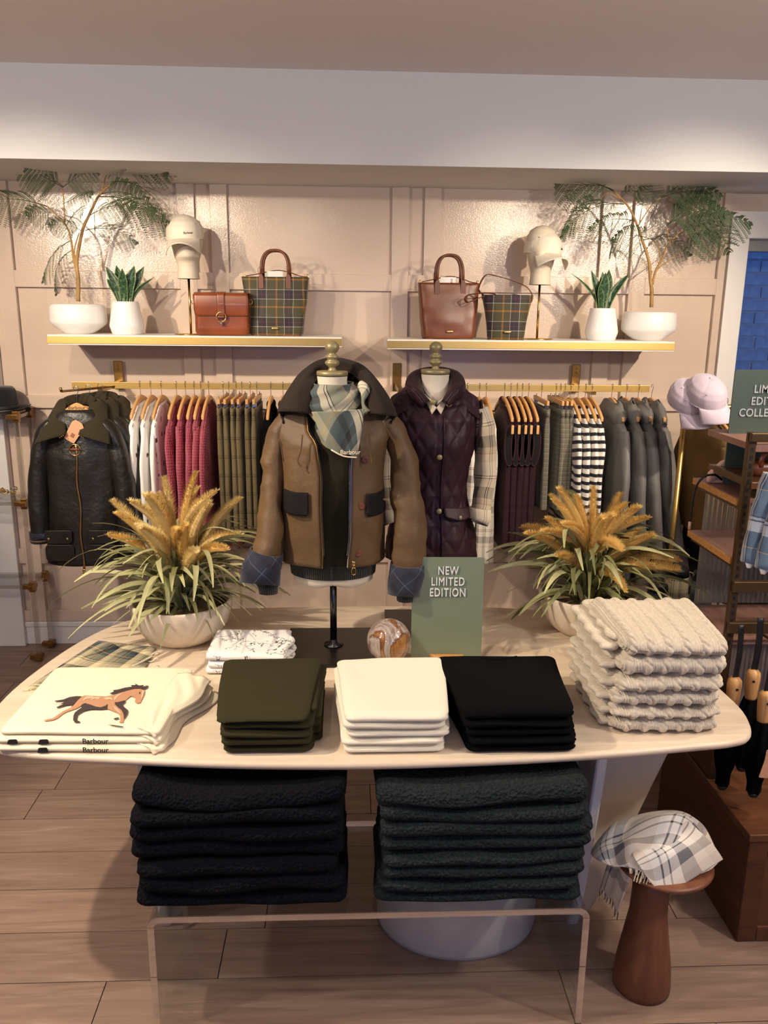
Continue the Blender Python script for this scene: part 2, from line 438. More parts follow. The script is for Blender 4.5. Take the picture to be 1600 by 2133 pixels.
M_leg = pm('plaster_leg', (214, 200, 176), .7, bump=(60, .12), var=.05)
M_cream = pm('cream_cotton', (238, 226, 196), .85, sheen=.15, bump=(500, .2, .002))
M_creamk = pm('cream_knit', (236, 228, 206), .9, sheen=.25, bump=(420, .3, .002))
M_olivek = pm('deep_olive_knit', (52, 48, 28), .95, spec=.2, bump=(420, .4, .002))
M_blackk = pm('black_knit', (7, 7, 9), .95, spec=.1, bump=(420, .3, .002))
M_cable = pm('oatmeal_wool', (206, 194, 174), .92, sheen=.2, bump=(700, .3, .002), var=.12, vs=160)
def _fleece(name, c):
    t = NT(name); v = t.obj(); f = t.noise(v, 150, 3, .7); n = t.n('ShaderNodeTexVoronoi'); n.inputs['Scale'].default_value = 130; t.l(v, n.inputs['Vector'])
    a = rgb(*c); t.base(t.ramp(f, [(.3, tuple(x*.55 for x in a[:3])+(1,)), (.7, tuple(x*1.35 for x in a[:3])+(1,))]))
    return t.set(.95, 0, .12, 0, t.bump(n.outputs['Distance'], .9, .006))
M_navyf = _fleece('navy_fleece', (15, 16, 22))
M_greenf = _fleece('green_fleece', (38, 45, 46))
M_acr = clear('clear_acrylic')
M_acre = clear('acrylic_edge', (248, 247, 242), 2.0, .04)
M_acrp = clear('acrylic_post', (246, 246, 244), .8, .05)
M_glass = clear('window_glass', (235, 242, 250), .05, .0)
M_sign = pm('sage_panel', (118, 129, 106), .35)
M_letter = pm('white_letters', (232, 232, 232), .4)
M_oak = woodmat('sign_oak', (176, 120, 62), (204, 152, 88), (3, 30, 30), .5)
M_walnut = woodmat('stained_oak', (68, 38, 22), (104, 62, 36), (2, 2, 14), .45)
M_walnut2 = woodmat('stained_oak_top', (78, 46, 28), (118, 74, 44), (2, 18, 2), .4)
M_red = woodmat('stool_mahogany', (98, 56, 38), (132, 84, 58), (9, 9, 1.6), .4)
M_shelfw = woodmat('shelf_wood', (132, 96, 84), (164, 124, 106), (18, 2, 2), .5)
def _marble():
    t = NT('onyx'); v = t.obj(); f = t.noise(t.map(v, (13, 13, 3.5), (.25, .3, .2)), 1.0, 6, .6, 1.2)
    t.base(t.ramp(f, [(.22, rgb(88, 46, 30)), (.38, rgb(132, 108, 100)), (.47, rgb(178, 168, 158)), (.53, rgb(104, 64, 44)), (.6, rgb(168, 120, 66)), (.68, rgb(120, 92, 86)), (.8, rgb(176, 168, 160))])); return t.set(.08, 0, .6, 0, None, .5)
M_onyx = _marble()
def _knit(name, c, per=.012):
    t = NT(name); v = t.uv(); s = t.n('ShaderNodeSeparateXYZ'); t.l(v, s.inputs[0])
    a = t.math('SINE', t.math('MULTIPLY', s.outputs[1], 2*PI/per)); b = t.math('ABSOLUTE', t.math('SINE', t.math('MULTIPLY', s.outputs[0], PI/.011)))
    h = t.math('ADD', t.math('MULTIPLY', a, .35), b); col = rgb(*c)
    t.base(t.ramp(b, [(0, tuple(x*.45 for x in col[:3])+(1,)), (.6, col)])); return t.set(.9, 0, .2, .2, t.bump(h, .9, .005))
M_pink = _knit('pink_knit', (196, 84, 106))
M_redk = _knit('red_knit', (120, 26, 34))
def _dogs():
    t = NT('dog_print'); v = t.uv(); n = t.n('ShaderNodeTexVoronoi'); n.inputs['Scale'].default_value = 22; n.inputs['Randomness'].default_value = .6
    t.l(t.map(v, (1, .8, 1)), n.inputs['Vector']); d = t.math('ADD', n.outputs['Distance'], t.math('MULTIPLY', t.noise(v, 70, 2), .35))
    t.base(t.ramp(d, [(0, rgb(74, 52, 42)), (.33, rgb(120, 100, 86)), (.36, rgb(244, 242, 238))], True)); return t.set(.8)
M_dogs = _dogs()
M_tweed = tartan('green_tweed', [(0, (112, 98, 66)), (.42, (56, 50, 36)), (.5, (112, 98, 66)), (.56, (56, 50, 36)), (.62, (112, 98, 66)), (.78, (128, 92, 54)), (.8, (104, 92, 62))], [(0, (112, 98, 66)), (.46, (34, 32, 24)), (.5, (112, 98, 66)), (.56, (34, 32, 24)), (.62, (112, 98, 66))], .06, .085)
M_gtweed = tartan('grey_tweed', [(0, (128, 124, 108)), (.18, (66, 64, 56)), (.3, (120, 116, 100)), (.5, (84, 80, 68)), (.75, (120, 116, 100))], None, .022)
M_stripe = tartan('breton_stripe', [(0, (242, 238, 230))], [(0, (242, 238, 230)), (.56, (26, 26, 38))], .05, .036, mixf=1.0)
M_greyj = pm('grey_shell', (116, 115, 112), .6, bump=(12, .2, .02), var=.12, vs=5)
M_must = pm('mustard_canvas', (126, 98, 54), .8, bump=(12, .3, .02), var=.15)
M_bluepl = tartan('blue_plaid', [(0, (96, 116, 136)), (.3, (44, 54, 74)), (.5, (120, 136, 150)), (.62, (206, 206, 206)), (.8, (36, 40, 56)), (.83, (200, 200, 204)), (.87, (36, 40, 56)), (.9, (96, 116, 136))], [(0, (96, 116, 136)), (.26, (196, 164, 120)), (.275, (80, 100, 120)), (.55, (206, 208, 210)), (.72, (36, 40, 56)), (.75, (206, 208, 210)), (.79, (36, 40, 56)), (.82, (96, 116, 136))], .1, .16)
M_stole = tartan('stool_scarf_plaid', [(0, (214, 200, 182)), (.3, (228, 224, 216)), (.44, (52, 50, 56)), (.47, (228, 224, 216)), (.56, (52, 50, 56)), (.585, (228, 224, 216)), (.7, (110, 108, 112)), (.86, (228, 218, 200))], None, .17, mixf=.5)
M_brick = pm('outside_brick', (172, 176, 186), .8, bump=(60, .5), var=.18, vs=20)
M_mortar = pm('mortar', (206, 210, 220), .9, bump=(120, .4))
def _ribglass():
    t = NT('reeded_glass'); s = t.n('ShaderNodeSeparateXYZ'); t.l(t.obj(), s.inputs[0])
    t.base(rgb(206, 200, 190)); t.b.inputs['Transmission Weight'].default_value = .75; t.b.inputs['IOR'].default_value = 1.3
    return t.set(.3, 0, .5)
M_reed = _ribglass()

# ------------------------------------------------------------------ the setting
WY = 4.15
def struct(o): o['kind'] = 'structure'; return o
fl = struct(mk('floor', box(-3.4, 3.0, -2.6, WY, -.06, -.006), M_joint, smooth=False))
random.seed(4)
PW, PL = .182, 1.22
pmesh = None; row = 0; y = 1.3
while y < WY-.01:
    y1 = min(y+PW, WY); x = -2.6-random.random()*PL
    while x < 2.3:
        m = box(0, PL-.003, 0, y1-y-.003, 0, .008)
        if pmesh is None or y1-y < PW-.01:
            o = mk('plank', m, M_floor, fl, False)
            if y1-y > PW-.01: pmesh = o.data
        else:
            o = bpy.data.objects.new('plank', pmesh); COL.objects.link(o); o.parent = fl
        o.location = (x, y, -.008); x += PL
    y = y1
mkx = mk('plank_field', box(-3.4, 3.0, -2.6, 1.297, -.008, 0), M_floor, fl, False)
struct(mk('ceiling', box(-3.4, 3.0, -2.6, WY+.1, 2.66, 2.72), M_ceil, smooth=False))
sof = struct(mk('trim_1', box(-3.4, 3.0, 3.53, WY, 2.315, 2.66), M_soff, smooth=False))
# back wall with a window opening at the right (x from 1.955, z .95..2.1)
WX0, WX1, WZ0, WZ1 = 1.962, 2.86, .62, 2.105
wl = struct(mk('wall_back', merge(box(-3.4, WX0, WY, WY+.1, 0, 2.66), box(WX1, 3.0, WY, WY+.1, 0, 2.66), box(WX0, WX1, WY, WY+.1, 0, WZ0), box(WX0, WX1, WY, WY+.1, WZ1, 2.66)), MW, smooth=False))
T = .024
def batten(x0, x1, z0, z1): mk('batten', box(x0, x1, WY-T, WY+.001, z0, z1), MW, wl, False, bevel=.002)
ST = []
for k in range(-1, 4):
    nx = -.727+.0+(k)*1.02  # left edge of the narrow recess
    ST += [(nx-.082, nx), (nx+.074, nx+.154)]
ST = [s for s in ST if s[1] < 1.5 and s[0] > -3.3]
for a, b in ST: batten(a, b, .13, 2.315)
batten(1.826, 1.862, .13, 2.315)
edges = sorted(ST)+[(1.826, 1.862)]
for z0, z1 in ((1.837, 1.915), (1.258, 1.318), (.45, .53), (.13, .19)):
    for (a, b), (c, d) in zip(edges, edges[1:]): batten(b, c, z0, z1)
    batten(-3.4, edges[0][0], z0, z1)
struct(mk('baseboard_back', merge(box(-3.4, 1.87, WY-.022, WY, 0, .10), box(-3.4, 1.87, WY-.030, WY, .10, .128)), M_trim, smooth=False, bevel=.004))
# side and rear walls (outside the frame) that close the shop; the front has a shop window
M_dim = pm('dimmed_wall', (104, 84, 70), .7)  # dark tone put on the unseen walls to cut bounce light
struct(mk('wall_left', box(-3.5, -3.4, -2.6, WY, 0, 2.66), M_dim, smooth=False))
struct(mk('wall_right', box(3.0, 3.1, -2.6, WY, 0, 2.66), M_dim, smooth=False))
struct(mk('wall_front', merge(box(-3.4, -1.2, -2.7, -2.6, 0, 2.66), box(2.6, 3.0, -2.7, -2.6, 0, 2.66), box(-1.2, 2.6, -2.7, -2.6, 0, .35), box(-1.2, 2.6, -2.7, -2.6, 2.35, 2.66)), M_dim, smooth=False))
# pale door casing at the far left
o = struct(mk('trim_2', box(-2.02, -1.705, WY-.05, WY, 0, 1.66), M_trim, smooth=False, bevel=.004))
# window: casing, sash and pane, with the brick of the next building outside
wn = bpy.data.objects.new('window_1', None); COL.objects.link(wn); struct(wn); wn.location = (WX0, WY, WZ0)
def wpart(name, b, mat, bev=.003): return mk(name, xf(b, (-WX0, -WY, -WZ0)), mat, wn, False, bevel=bev)
wpart('casing', box(1.872, WX0+.004, WY-.03, WY+.1, .10, WZ1+.005), M_trim)
wpart('casing', box(WX1, WX1+.09, WY-.03, WY+.1, .10, WZ1+.005), M_trim)
wpart('head_casing', box(1.866, WX1+.1, WY-.036, WY+.02, WZ1+.002, 2.232), M_trim)
wpart('sill', box(1.85, WX1+.12, WY-.06, WY+.1, WZ0-.03, WZ0), M_trim)
wpart('blind_cassette', box(WX0+.004, WX1, WY+.02, WY+.08, 2.05, WZ1), pm('blind_grey', (150, 150, 146), .6))
wpart('meeting_rail', box(WX0+.004, WX1, WY+.05, WY+.09, 1.365, 1.40), M_trim)
mk('pane', box(.004, WX1-WX0, .066, .072, 0, 1.43), M_glass, wn, False)
bw = struct(mk('wall_outside', box(1.3, 4.2, 4.98, 5.1, .2, 2.9), M_mortar, smooth=False))
bm0 = None; random.seed(8)
for r in range(30):
    z = .5+r*.0745
    if z > 2.7: break
    x = 1.85-(r % 2)*.105-random.random()*.03
    while x < 3.5:
        if bm0 is None:
            o = mk('brick', xf(box(0, .2, -.012, .03, 0, .063), (0, 0, 0)), M_brick, bw, False, bevel=.003); bm0 = o
        else:
            o = bm0.copy(); COL.objects.link(o)
        o.location = (x, 4.98-random.random()*.005, z); o.scale = (1+random.uniform(-.03, .02), 1, 1); x += .211

# ------------------------------------------------------------------ shelves and rails
SY = 3.77
def shelf(x0, x1, zt, lab):
    t = thing('wall_shelf', lab, 'shelf', ((x0+x1)/2, WY, zt-.045), 0, 'gold edged wall shelves'); h = (x1-x0)/2
    mk('board', box(-h, h, SY-WY+.004, -T, 0, .045), M_white, t, False, bevel=.002)
    mk('front_strip', box(-h-.001, h+.001, SY-WY, SY-WY+.006, .006, .038), M_gold, t, False, bevel=.001)
    return t
SZ1, SZ2 = 1.627, 1.62
shelf(-1.338, -.028, SZ1, 'left white wall shelf with gold front edge holding fern and saddle bag')
shelf(.178, 1.503, SZ2, 'right white wall shelf with gold front edge holding brown tote')
RZ = 1.402; RY = 3.8
def rail(x0, x1, lab, brs):
    t = thing('garment_rail', lab, 'clothes rail', ((x0+x1)/2, WY, RZ), 0, 'gold garment rails'); c = (x0+x1)/2
    mk('bar', box(x0-c, x1-c, RY-WY-.006, RY-WY+.006, -.015, .015), M_gold, t, False, bevel=.001)
    for b in brs:
        br = mk('bracket', box(b-c-.012, b-c+.012, RY-WY, -T, -.03, -.008), M_brass, t, False, bevel=.001)
        mk('wall_plate', box(b-c-.022, b-c+.022, -T-.008, -T, -.05, .09), M_brass, br, False, bevel=.003)
        for zz in (.07, .05): mk('screw', xf(lathe([(0, 0), (.005, 0), (.004, .003), (0, .004)], 8), (b-c, -T-.008, zz), (PI/2, 0, 0)), M_brass2, br)
    return t
rail(-1.254, -.06, 'left gold rail carrying white shirts and pink knits', (-1.13, -.12))
rail(.262, 1.412, 'right gold rail carrying burgundy vests and striped tops', (.245, 1.15))
# ------------------------------------------------------------------ plants on the shelves
def fern_frond(seed, L=.30, npin=13, droop=.5, roll=.9):
    """bipinnate frond growing along +x, drooping in -z; many tiny leaflets as one mesh"""
    rnd = random.Random(seed); V, F = [], []
    n = 14; R = []
    for k in range(n+1):
        t = k/n; R.append(Vector((L*t*(1-.12*droop*t), 0, L*(.22*t-droop*.62*t*t))))
    st = tube(R, [.0022*(1-.75*k/n) for k in range(n+1)], 4)
    V += st[0]; F += st[1]
    for k in range(npin):
        t = .16+.84*k/(npin-1); i = min(int(t*n), n-1); p = R[i].lerp(R[i+1], t*n-i)
        T_ = (R[i+1]-R[i]).normalized()
        pl = L*.40*(sin(PI*min(1, (.18+t*.86)))**.7)*(1 if t < .98 else .6)+.012
        for s in (-1, 1):
            d = (T_*.5+Vector((0, s*cos(roll), s*sin(roll)))*.86+Vector((0, 0, rnd.uniform(-.3, .02)))).normalized()
            dn = Vector((0, 0, -1)); m = 17
            side = d.cross(Vector((0, -sin(roll), cos(roll)))).normalized()
            prev = p
            for j in range(1, m+1):
                q = p+d*(pl*j/m)+dn*(pl*.30*(j/m)**2)
                ll = .0098*(1-.45*abs(j/m-.45))
                for s2 in (-1, 1):
                    dd = (side*s2*.9+d*.45).normalized(); b = len(V)
                    w = d*.0016
                    V += [q-w, q+dd*ll*.55-w*1.5, q+dd*ll, q+dd*ll*.5+w*1.5]; F.append((b, b+1, b+2, b+3))
                b = len(V); ww = side*.0005
                V += [prev-ww, prev+ww, q+ww, q-ww]; F.append((b, b+1, b+2, b+3)); prev = q
    return (V, F, None)
FR = [mk('frond_mesh', fern_frond(i, 1.0*[.26, .30, .23, .28][i], [11, 12, 10, 11][i], [.5, .8, .25, 1.05][i], [.9, -.8, 1.15, .6][i]), M_fern) for i in range(4)]
FRD = [o.data for o in FR]
for o in FR: bpy.data.objects.remove(o)
def fern(pos, lab, trunk, branches, k=1.0, flip=1):
    t = thing('potted_fern_tree', lab, 'potted plant', pos, 0, 'feathery fern trees on the shelves')
    mk('pot', lathe([(0, 0), (.060, 0), (.068, .004), (.10, .026), (.1235, .045), (.1265, .054), (.127, .075), (.124, .118), (.118, .130), (.110, .1335), (.102, .131), (.098, .122), (.098, .105)], 48), M_pot, t)
    mk('soil', lathe([(0, .118), (.05, .119), (.0985, .116)], 32), M_dsoil, t)
    for pts, r0, r1 in trunk:
        P = spline(pts, 20); mk('trunk' if r0 > .006 else 'branch', tube(P, [(r0+(r1-r0)*i/20)*(1+.12*nz(i*.9, r0*900)) for i in range(21)], 7), M_bark, t)
    for i, (p, az, el, sc, v) in enumerate(branches):
        o = bpy.data.objects.new('frond', FRD[v]); COL.objects.link(o); o.parent = t
        o.location = p; o.rotation_euler = (random.uniform(-.35, .35), -el, az); o.scale = (sc*1.12,)*3
    return t
random.seed(3)
def loc(px, py, Y, base): p = onY(px, py, Y); return (p.x-base.x, p.y-base.y, p.z-base.z)
PB = Vector((onY(165, 680, 3.93).x, 3.93, SZ1))
L_ = lambda x, y, dy=0: loc(x, y, 3.93+dy, PB)
def dpx(a, b): return math.atan2(-(b[1]-a[1]), b[0]-a[0])
fern(PB, 'feathery fern tree in wide white bowl on the left shelf', [
    ([L_(163, 628), L_(163, 580), L_(160, 545), L_(172, 480), L_(185, 450), L_(208, 405), L_(240, 378)], .0095, .004),
    ([L_(162, 575), L_(152, 530), L_(148, 500), L_(138, 470), L_(115, 445), L_(98, 430)], .006, .0025),
    ([L_(205, 412), L_(216, 385), L_(222, 366), L_(240, 350)], .0035, .002),
    ([L_(158, 550), L_(155, 520), L_(165, 485)], .004, .002),
    ([L_(135, 470), L_(133, 420), L_(130, 390)], .003, .002)],
    [(L_(98, 430), PI+.15, .12, .98, 0), (L_(110, 442, .02), PI-.3, -.1, .55, 2), (L_(130, 390), PI, .35, .85, 2), (L_(131, 388, -.04), PI+.9, .3, .72, 2), (L_(131, 390, -.03), -.2, .35, .75, 2),
     (L_(131, 425), -.3, .2, .62, 2), (L_(240, 352), .1, .12, 1.0, 0), (L_(240, 352, -.02), -.5, .2, .85, 1), (L_(240, 378, -.02), -.15, -.15, .95, 3),
     (L_(208, 405), -.2, .05, .85, 1), (L_(205, 410), .2, -.1, 1.05, 1), (L_(185, 450), -.15, .3, .8, 0), (L_(178, 480), .2, .1, .7, 1), (L_(172, 482), PI+.3, .3, .5, 0),
     (L_(150, 500), PI-.2, -.55, .75, 1), (L_(152, 520), PI+.4, -.7, .7, 3), (L_(150, 495), -1.2, .2, .6, 0), (L_(140, 468), -.9, .3, .62, 0), (L_(225, 372), -.9, .25, .8, 0)])
PB2 = Vector((onY(1350, 690, 3.93).x, 3.93, SZ2))
L2 = lambda x, y, dy=0: loc(x, y, 3.93+dy, PB2)
fern(PB2, 'branching feathery fern tree in wide white bowl on the right shelf', [
    ([L2(1357, 640), L2(1358, 605), L2(1355, 585), L2(1352, 545), L2(1338, 500), L2(1322, 455), L2(1305, 425), L2(1278, 398)], .0095, .0035),
    ([L2(1359, 592), L2(1368, 560), L2(1382, 535), L2(1392, 510), L2(1410, 490), L2(1432, 470)], .0065, .0025),
    ([L2(1368, 562), L2(1385, 548), L2(1420, 525)], .0035, .002),
    ([L2(1330, 470), L2(1342, 450), L2(1360, 425), L2(1376, 412)], .003, .002),
    ([L2(1376, 545), L2(1372, 515), L2(1360, 500)], .003, .002),
    ([L2(1300, 418), L2(1265, 402), L2(1252, 415)], .0025, .002),
    ([L2(1332, 468), L2(1336, 440)], .003, .002), ([L2(1395, 505), L2(1388, 470)], .003, .002)],
    [(L2(1278, 398), PI, .25, .98, 0), (L2(1278, 396, -.03), PI+.35, .12, .8, 1), (L2(1295, 410), .1, .5, .6, 2), (L2(1252, 415), PI+.2, -.25, .85, 3), (L2(1300, 425), PI-.2, -.1, .9, 1),
     (L2(1322, 460), PI+.2, -.05, .8, 0), (L2(1336, 440), PI/2*.2, 1.25, .6, 2), (L2(1376, 412), .05, .42, .95, 2), (L2(1376, 412, .03), -.2, .15, .95, 0), (L2(1360, 500), PI+.2, .1, .75, 0),
     (L2(1340, 500), -.4, .0, .7, 1), (L2(1388, 470), .05, .55, .95, 2), (L2(1388, 470, -.04), .2, .35, 1.1, 0), (L2(1432, 470), -.1, .15, 1.02, 0), (L2(1430, 470, .03), .25, -.1, .9, 1), (L2(1420, 525), 0, .45, .7, 2), (L2(1322, 470), PI+.5, -.2, .7, 3), (L2(1410, 490), -.3, .3, .95, 2)])
def snake(pos, lab, leaves):
    t = thing('potted_snake_plant', lab, 'potted plant', pos, 0, 'snake plants in tapered white pots')
    mk('pot', lathe([(0, 0), (.062, 0), (.066, .003), (.076, .034), (.0762, .042), (.0585, .142), (.0575, .1465), (.0545, .1465), (.053, .135)], 44), M_pot, t)
    mk('soil', lathe([(0, .134), (.0535, .133)], 24), M_dsoil, t)
    for (x0, az, lean, ln, wd, fw) in leaves:
        def fn(u, v):
            w = wd*(.62+.9*v-.35*v*v)*(1-max(0, (v-.62)/.38)**1.6); s = (u-.5)*2
            out = lean*ln*v**1.7; c = w*.35*(s*s)
            x = x0+out*cos(az)+s*w*cos(fw)+c*sin(fw); y = out*sin(az)+s*w*sin(fw)-c*cos(fw)
            return (x, y, .125+ln*v*(1-.18*lean*v))
        mk('leaf', grid(fn, 6, 12, uvs=lambda u, v: (u, v*.2)), M_snake, t, solid=.0025)
    return t
a = onY(265, 690, 3.9)
snake((a.x, 3.9, SZ1), 'snake plant with dark blades in tapered white pot beside saddle bag', [(-.012, PI, .35, .185, .022, .2), (-.02, PI+.4, .42, .13, .02, .5), (.014, -.3, .22, .185, .026, -.15), (.02, .4, .38, .19, .022, .35), (.005, 1.2, .25, .17, .022, 0), (-.008, 2.3, .25, .19, .02, .3), (-.002, -1.4, .2, .17, .022, -.2), (.022, .1, .75, .15, .012, .5)])
a = onY(1252, 700, 3.9)
snake((a.x, 3.9, SZ2), 'snake plant with dark blades in tapered white pot on the right shelf', [(-.022, PI+.15, .72, .2, .013, .7), (-.008, -1.5, .12, .185, .024, .05), (-.018, PI, .25, .2, .02, .3), (.018, .1, .5, .2, .019, -.5), (.012, 1.2, .2, .205, .022, .1), (.0, 1.9, .12, .19, .02, -.2), (-.012, -2.2, .3, .13, .018, .4)])

# ------------------------------------------------------------------ head stands and caps
def head_stand(pos, rz, lab, drop=0):
    t = thing('hat_stand', lab, 'hat stand', pos, rz, 'linen head forms on brass stands')
    mk('base', lathe([(0, 0), (.075, 0), (.075, .003), (.07, .006), (0, .007)], 40), M_brass2, t)
    mk('pole', tube([(0, 0, .005), (0, 0, .26)], .0055, 10), M_brass2, t)
    R = [(.25, .050, .058, 0), (.30, .046, .056, 0), (.32, .05, .062, 0), (.345, .058, .074, -.012), (.37, .063, .082, -.014), (.40, .070, .086, -.008), (.43, .074, .088, 0), (.46, .073, .086, .004), (.49, .058, .07, .006), (.51, .03, .04, .006), (.516, .002, .002, .006)]
    def fn(u, v):
        z = .25+.266*v; a, b, dy = table(R, z); th = 2*PI*u; y = -b*cos(th); 
        nose = .018*math.exp(-((z-.385)/.022)**2)*max(0, cos(th))**12+.012*math.exp(-((z-.345)/.012)**2)*max(0, cos(th))**6
        return (a*sin(th), y+dy-nose, z)
    mk('head_form', grid(fn, 36, 34, True), M_canvas, t)
    mk('form_underside', lathe([(0, .25), (.053, .25)], 24, sy=1.1), M_canvas, t)
    return t
def cap(pos, rz, lab, mat, word=True, tilt=(0, 0), group=None, logo_x=.035):
    t = thing('baseball_cap', lab, 'cap', pos, rz, group)
    t.rotation_euler = (tilt[0], tilt[1], rz)
    R = [(0, .080, .097), (.025, .082, .099), (.05, .080, .096), (.075, .069, .084), (.095, .047, .058), (.107, .020, .026), (.11, .002, .002)]
    def fn(u, v):
        z = .11*v; a, b = table(R, z); th = 2*PI*u; seam = -.0028*math.exp(-(((u*6+.5) % 1-.5)/.06)**2)
        return ((a+seam)*sin(th), -(b+seam)*cos(th), z)
    cr = mk('crown', grid(fn, 48, 20, True, uvs=lambda u, v: (u*.55, v*.16)), mat, t, solid=.002)
    def br(u, v):
        th = (u-.5)*2*1.05; x0 = .083*sin(th); y0 = -.100*cos(th); ext = .082*max(0, cos(th*1.18))**.55*v
        x = x0*(1+.06*v); return (x, y0-ext, .008-.016*v*cos(th)-.052*(abs(th)/1.05)**2*v-.006*(abs(th))**2)
    mk('brim', grid(br, 28, 8), mat, t, solid=.0035)
    mk('top_button', xf(lathe([(.007, 0), (.006, .003), (.003, .005), (0, .0055)], 12), (0, 0, .1095)), mat, t)
    band = tube([(.0835*sin(a), -.1005*cos(a), .004) for a in [2*PI*i/40 for i in range(40)]], .0014, 5, closed=True); mk('sweatband_seam', band, mat, t)
    for a in (.9, -.9, 2.1, -2.1):
        mk('eyelet', xf(lathe([(.003, 0), (.004, .001), (.002, .0015)], 8), (.074*sin(a), -.09*cos(a), .075), (PI/2, 0, a)), mat, cr)
    if word:
        m = text('Barbour', .014, .0004); V = []
        for v in m[0]:
            th = (v[0]+logo_x)/.092; z = .028+v[1]; a, b = table(R, z); V.append(((a+.0018+v[2])*sin(th), -(b+.0018+v[2])*cos(th), z))
        mk('embroidered_word', (V, m[1], None), M_ink, t, False)
    return t
a = onY(398, 690, 3.92); head_stand((a.x, 3.92, SZ1), .12, 'linen head form on brass pole behind saddle bag')
cap((a.x-.004, 3.914, SZ1+.418), .0, 'cream baseball cap worn by the left head form', M_capw, True, group='cream caps on head forms', tilt=(.1, -.05))
a = onY(1110, 700, 3.93); head_stand((a.x+.02, 3.93, SZ2), -.25, 'linen head form on brass pole behind tartan bucket bag')
b_ = cap((a.x+.022, 3.926, SZ2+.385), .32, 'cream baseball cap worn by the right head form', M_capw, True, group='cream caps on head forms', tilt=(.1, .05), logo_x=.075)

# ------------------------------------------------------------------ bags
def bag_shell(w0, w1, d0, d1, h, sag=.0, e=.35, seed=0):
    """open-topped bag body tapering from (w0,d0) at base to (w1,d1) at the top"""
    def fn(u, v):
        th = 2*PI*u; w = w0+(w1-w0)*v; d = d0+(d1-d0)*v**1.5
        x = sp(cos(th), e)*w/2; y = sp(sin(th), e)*d/2
        x += .004*nz(x*9, v*4, seed); y += (.006*nz(x*11, v*5+3, seed)-.010*sag*sin(PI*v)*(1-abs(x)/w*2)*(1 if y < 0 else -1))
        r = min(v*h/.012, 1); k = .94+.06*r
        return (x*k, y*k, v*h)
    return grid(fn, 56, 22, True, uvs=lambda u, v: (((.5-abs((u*2+.5) % 1-.5)*0) and (sp(cos(2*PI*u), e)*(w0+(w1-w0)*v)/2 if abs(sin(2*PI*u)) > .15 else (w0/2+sp(sin(2*PI*u), e)*d0/2))), v*h))
def handle(p0, p1, hh, r=.006, lean=0, n=18, pw=.55):
    pts = []
    for i in range(n+1):
        t = i/n; a = PI*(1-t); x = (p0[0]+p1[0])/2+(p1[0]-p0[0])/2*sp(cos(a), .8)
        s = sin(a)**pw; pts.append((x, p0[1]+lean*s, p0[2]+hh*s))
    return tube(pts, r, 8)
def tote(pos, rz, lab, mat, w0, w1, d, h, trim, plaid, hx, hh, tagx=None):
    t = thing('tote_bag', lab, 'handbag', pos, rz)
    mk('body', bag_shell(w0, w1, d, d*.62, h, .5, seed=int(w0*1000)), mat, t, solid=.003)
    mk('bottom', box(-w0/2*.95, w0/2*.95, -d/2*.95, d/2*.95, 0, .004), trim, t, False)
    mk('inner_panel', box(-w1/2*.93, w1/2*.93, -d*.2, d*.2, h*.86, h*.87), M_flap, t, False)
    for sy in (-1, 1):
        y = sy*(d*.31+.004); hd = mk('handle', handle((-hx, y, h-.002), (hx, y, h-.002), hh, .0062, -sy*.012), trim, t)
        if sy < 0:
            for x in (-hx, hx):
                pl = [(x-.012, h-.052), (x+.012, h-.052), (x+.012, h-.004), (x+.005, h+.012), (x-.005, h+.012), (x-.012, h-.004)]
                mk('handle_patch', ribbon(rounded(pl, .004, 3), .004, 'xz', y-.004), trim, hd, bevel=.001)
    st = [(-w1/2*.9, 0, h+.004), (-w1*.3, .01, h+.012), (0, .012, h+.03), (w1*.2, .012, h+.022), (w1*.36, .008, h+.006), (w1*.47, 0, h+.002)]
    mk('shoulder_strap', tube(spline(st, 30), (.0022, .009), 6, ref=(0, 0, 1)), trim, t)
    for sx in (-1, 1):
        mk('strap_ring', tube([(sx*w1*.47+.007*cos(a), -.004, h+.002+.009*sin(a)) for a in [2*PI*i/14 for i in range(14)]], .0016, 5, closed=True), M_brass2, t)
    mk('name_plate', xf(rbox(.032, .01, .004, .0045, 8, 4, 2), (0, -d/2-.005, .034), (PI/2, 0, 0)), M_brass2, t)
    tg = mk('price_tag', box(-hx*.75+.005, hx*.55, -.006, -.005, h-.004, h+.026), M_paper, t, False)
    if tagx: mk('tag_print', xf(upright(text('our', .018, .0002)), (.008, -.0066, h+.006), (0, PI/2, 0)), M_ink, tg, False)
    mk('tag_loop', tube(spline([(-hx, -.01, h+.05), (-hx-.016, -.012, h+.035), (-hx-.012, -.012, h+.01), (-hx+.008, -.01, h+.0)], 14), .0009, 5), M_ink, tg)
    return t
a = onY(577, 695, 3.9); tote((a.x, 3.9, SZ1), -.05, 'olive and navy tartan tote bag with brown leather handles', M_tartbag, .235, .305, .11, .262, M_leather2, True, .062, .118)
a = onY(932, 700, 3.9); tote((a.x, 3.9, SZ2), .04, 'brown leather tote bag with rounded handles on the right shelf', M_leather2, .235, .285, .12, .252, M_strap, False, .06, .125, True)
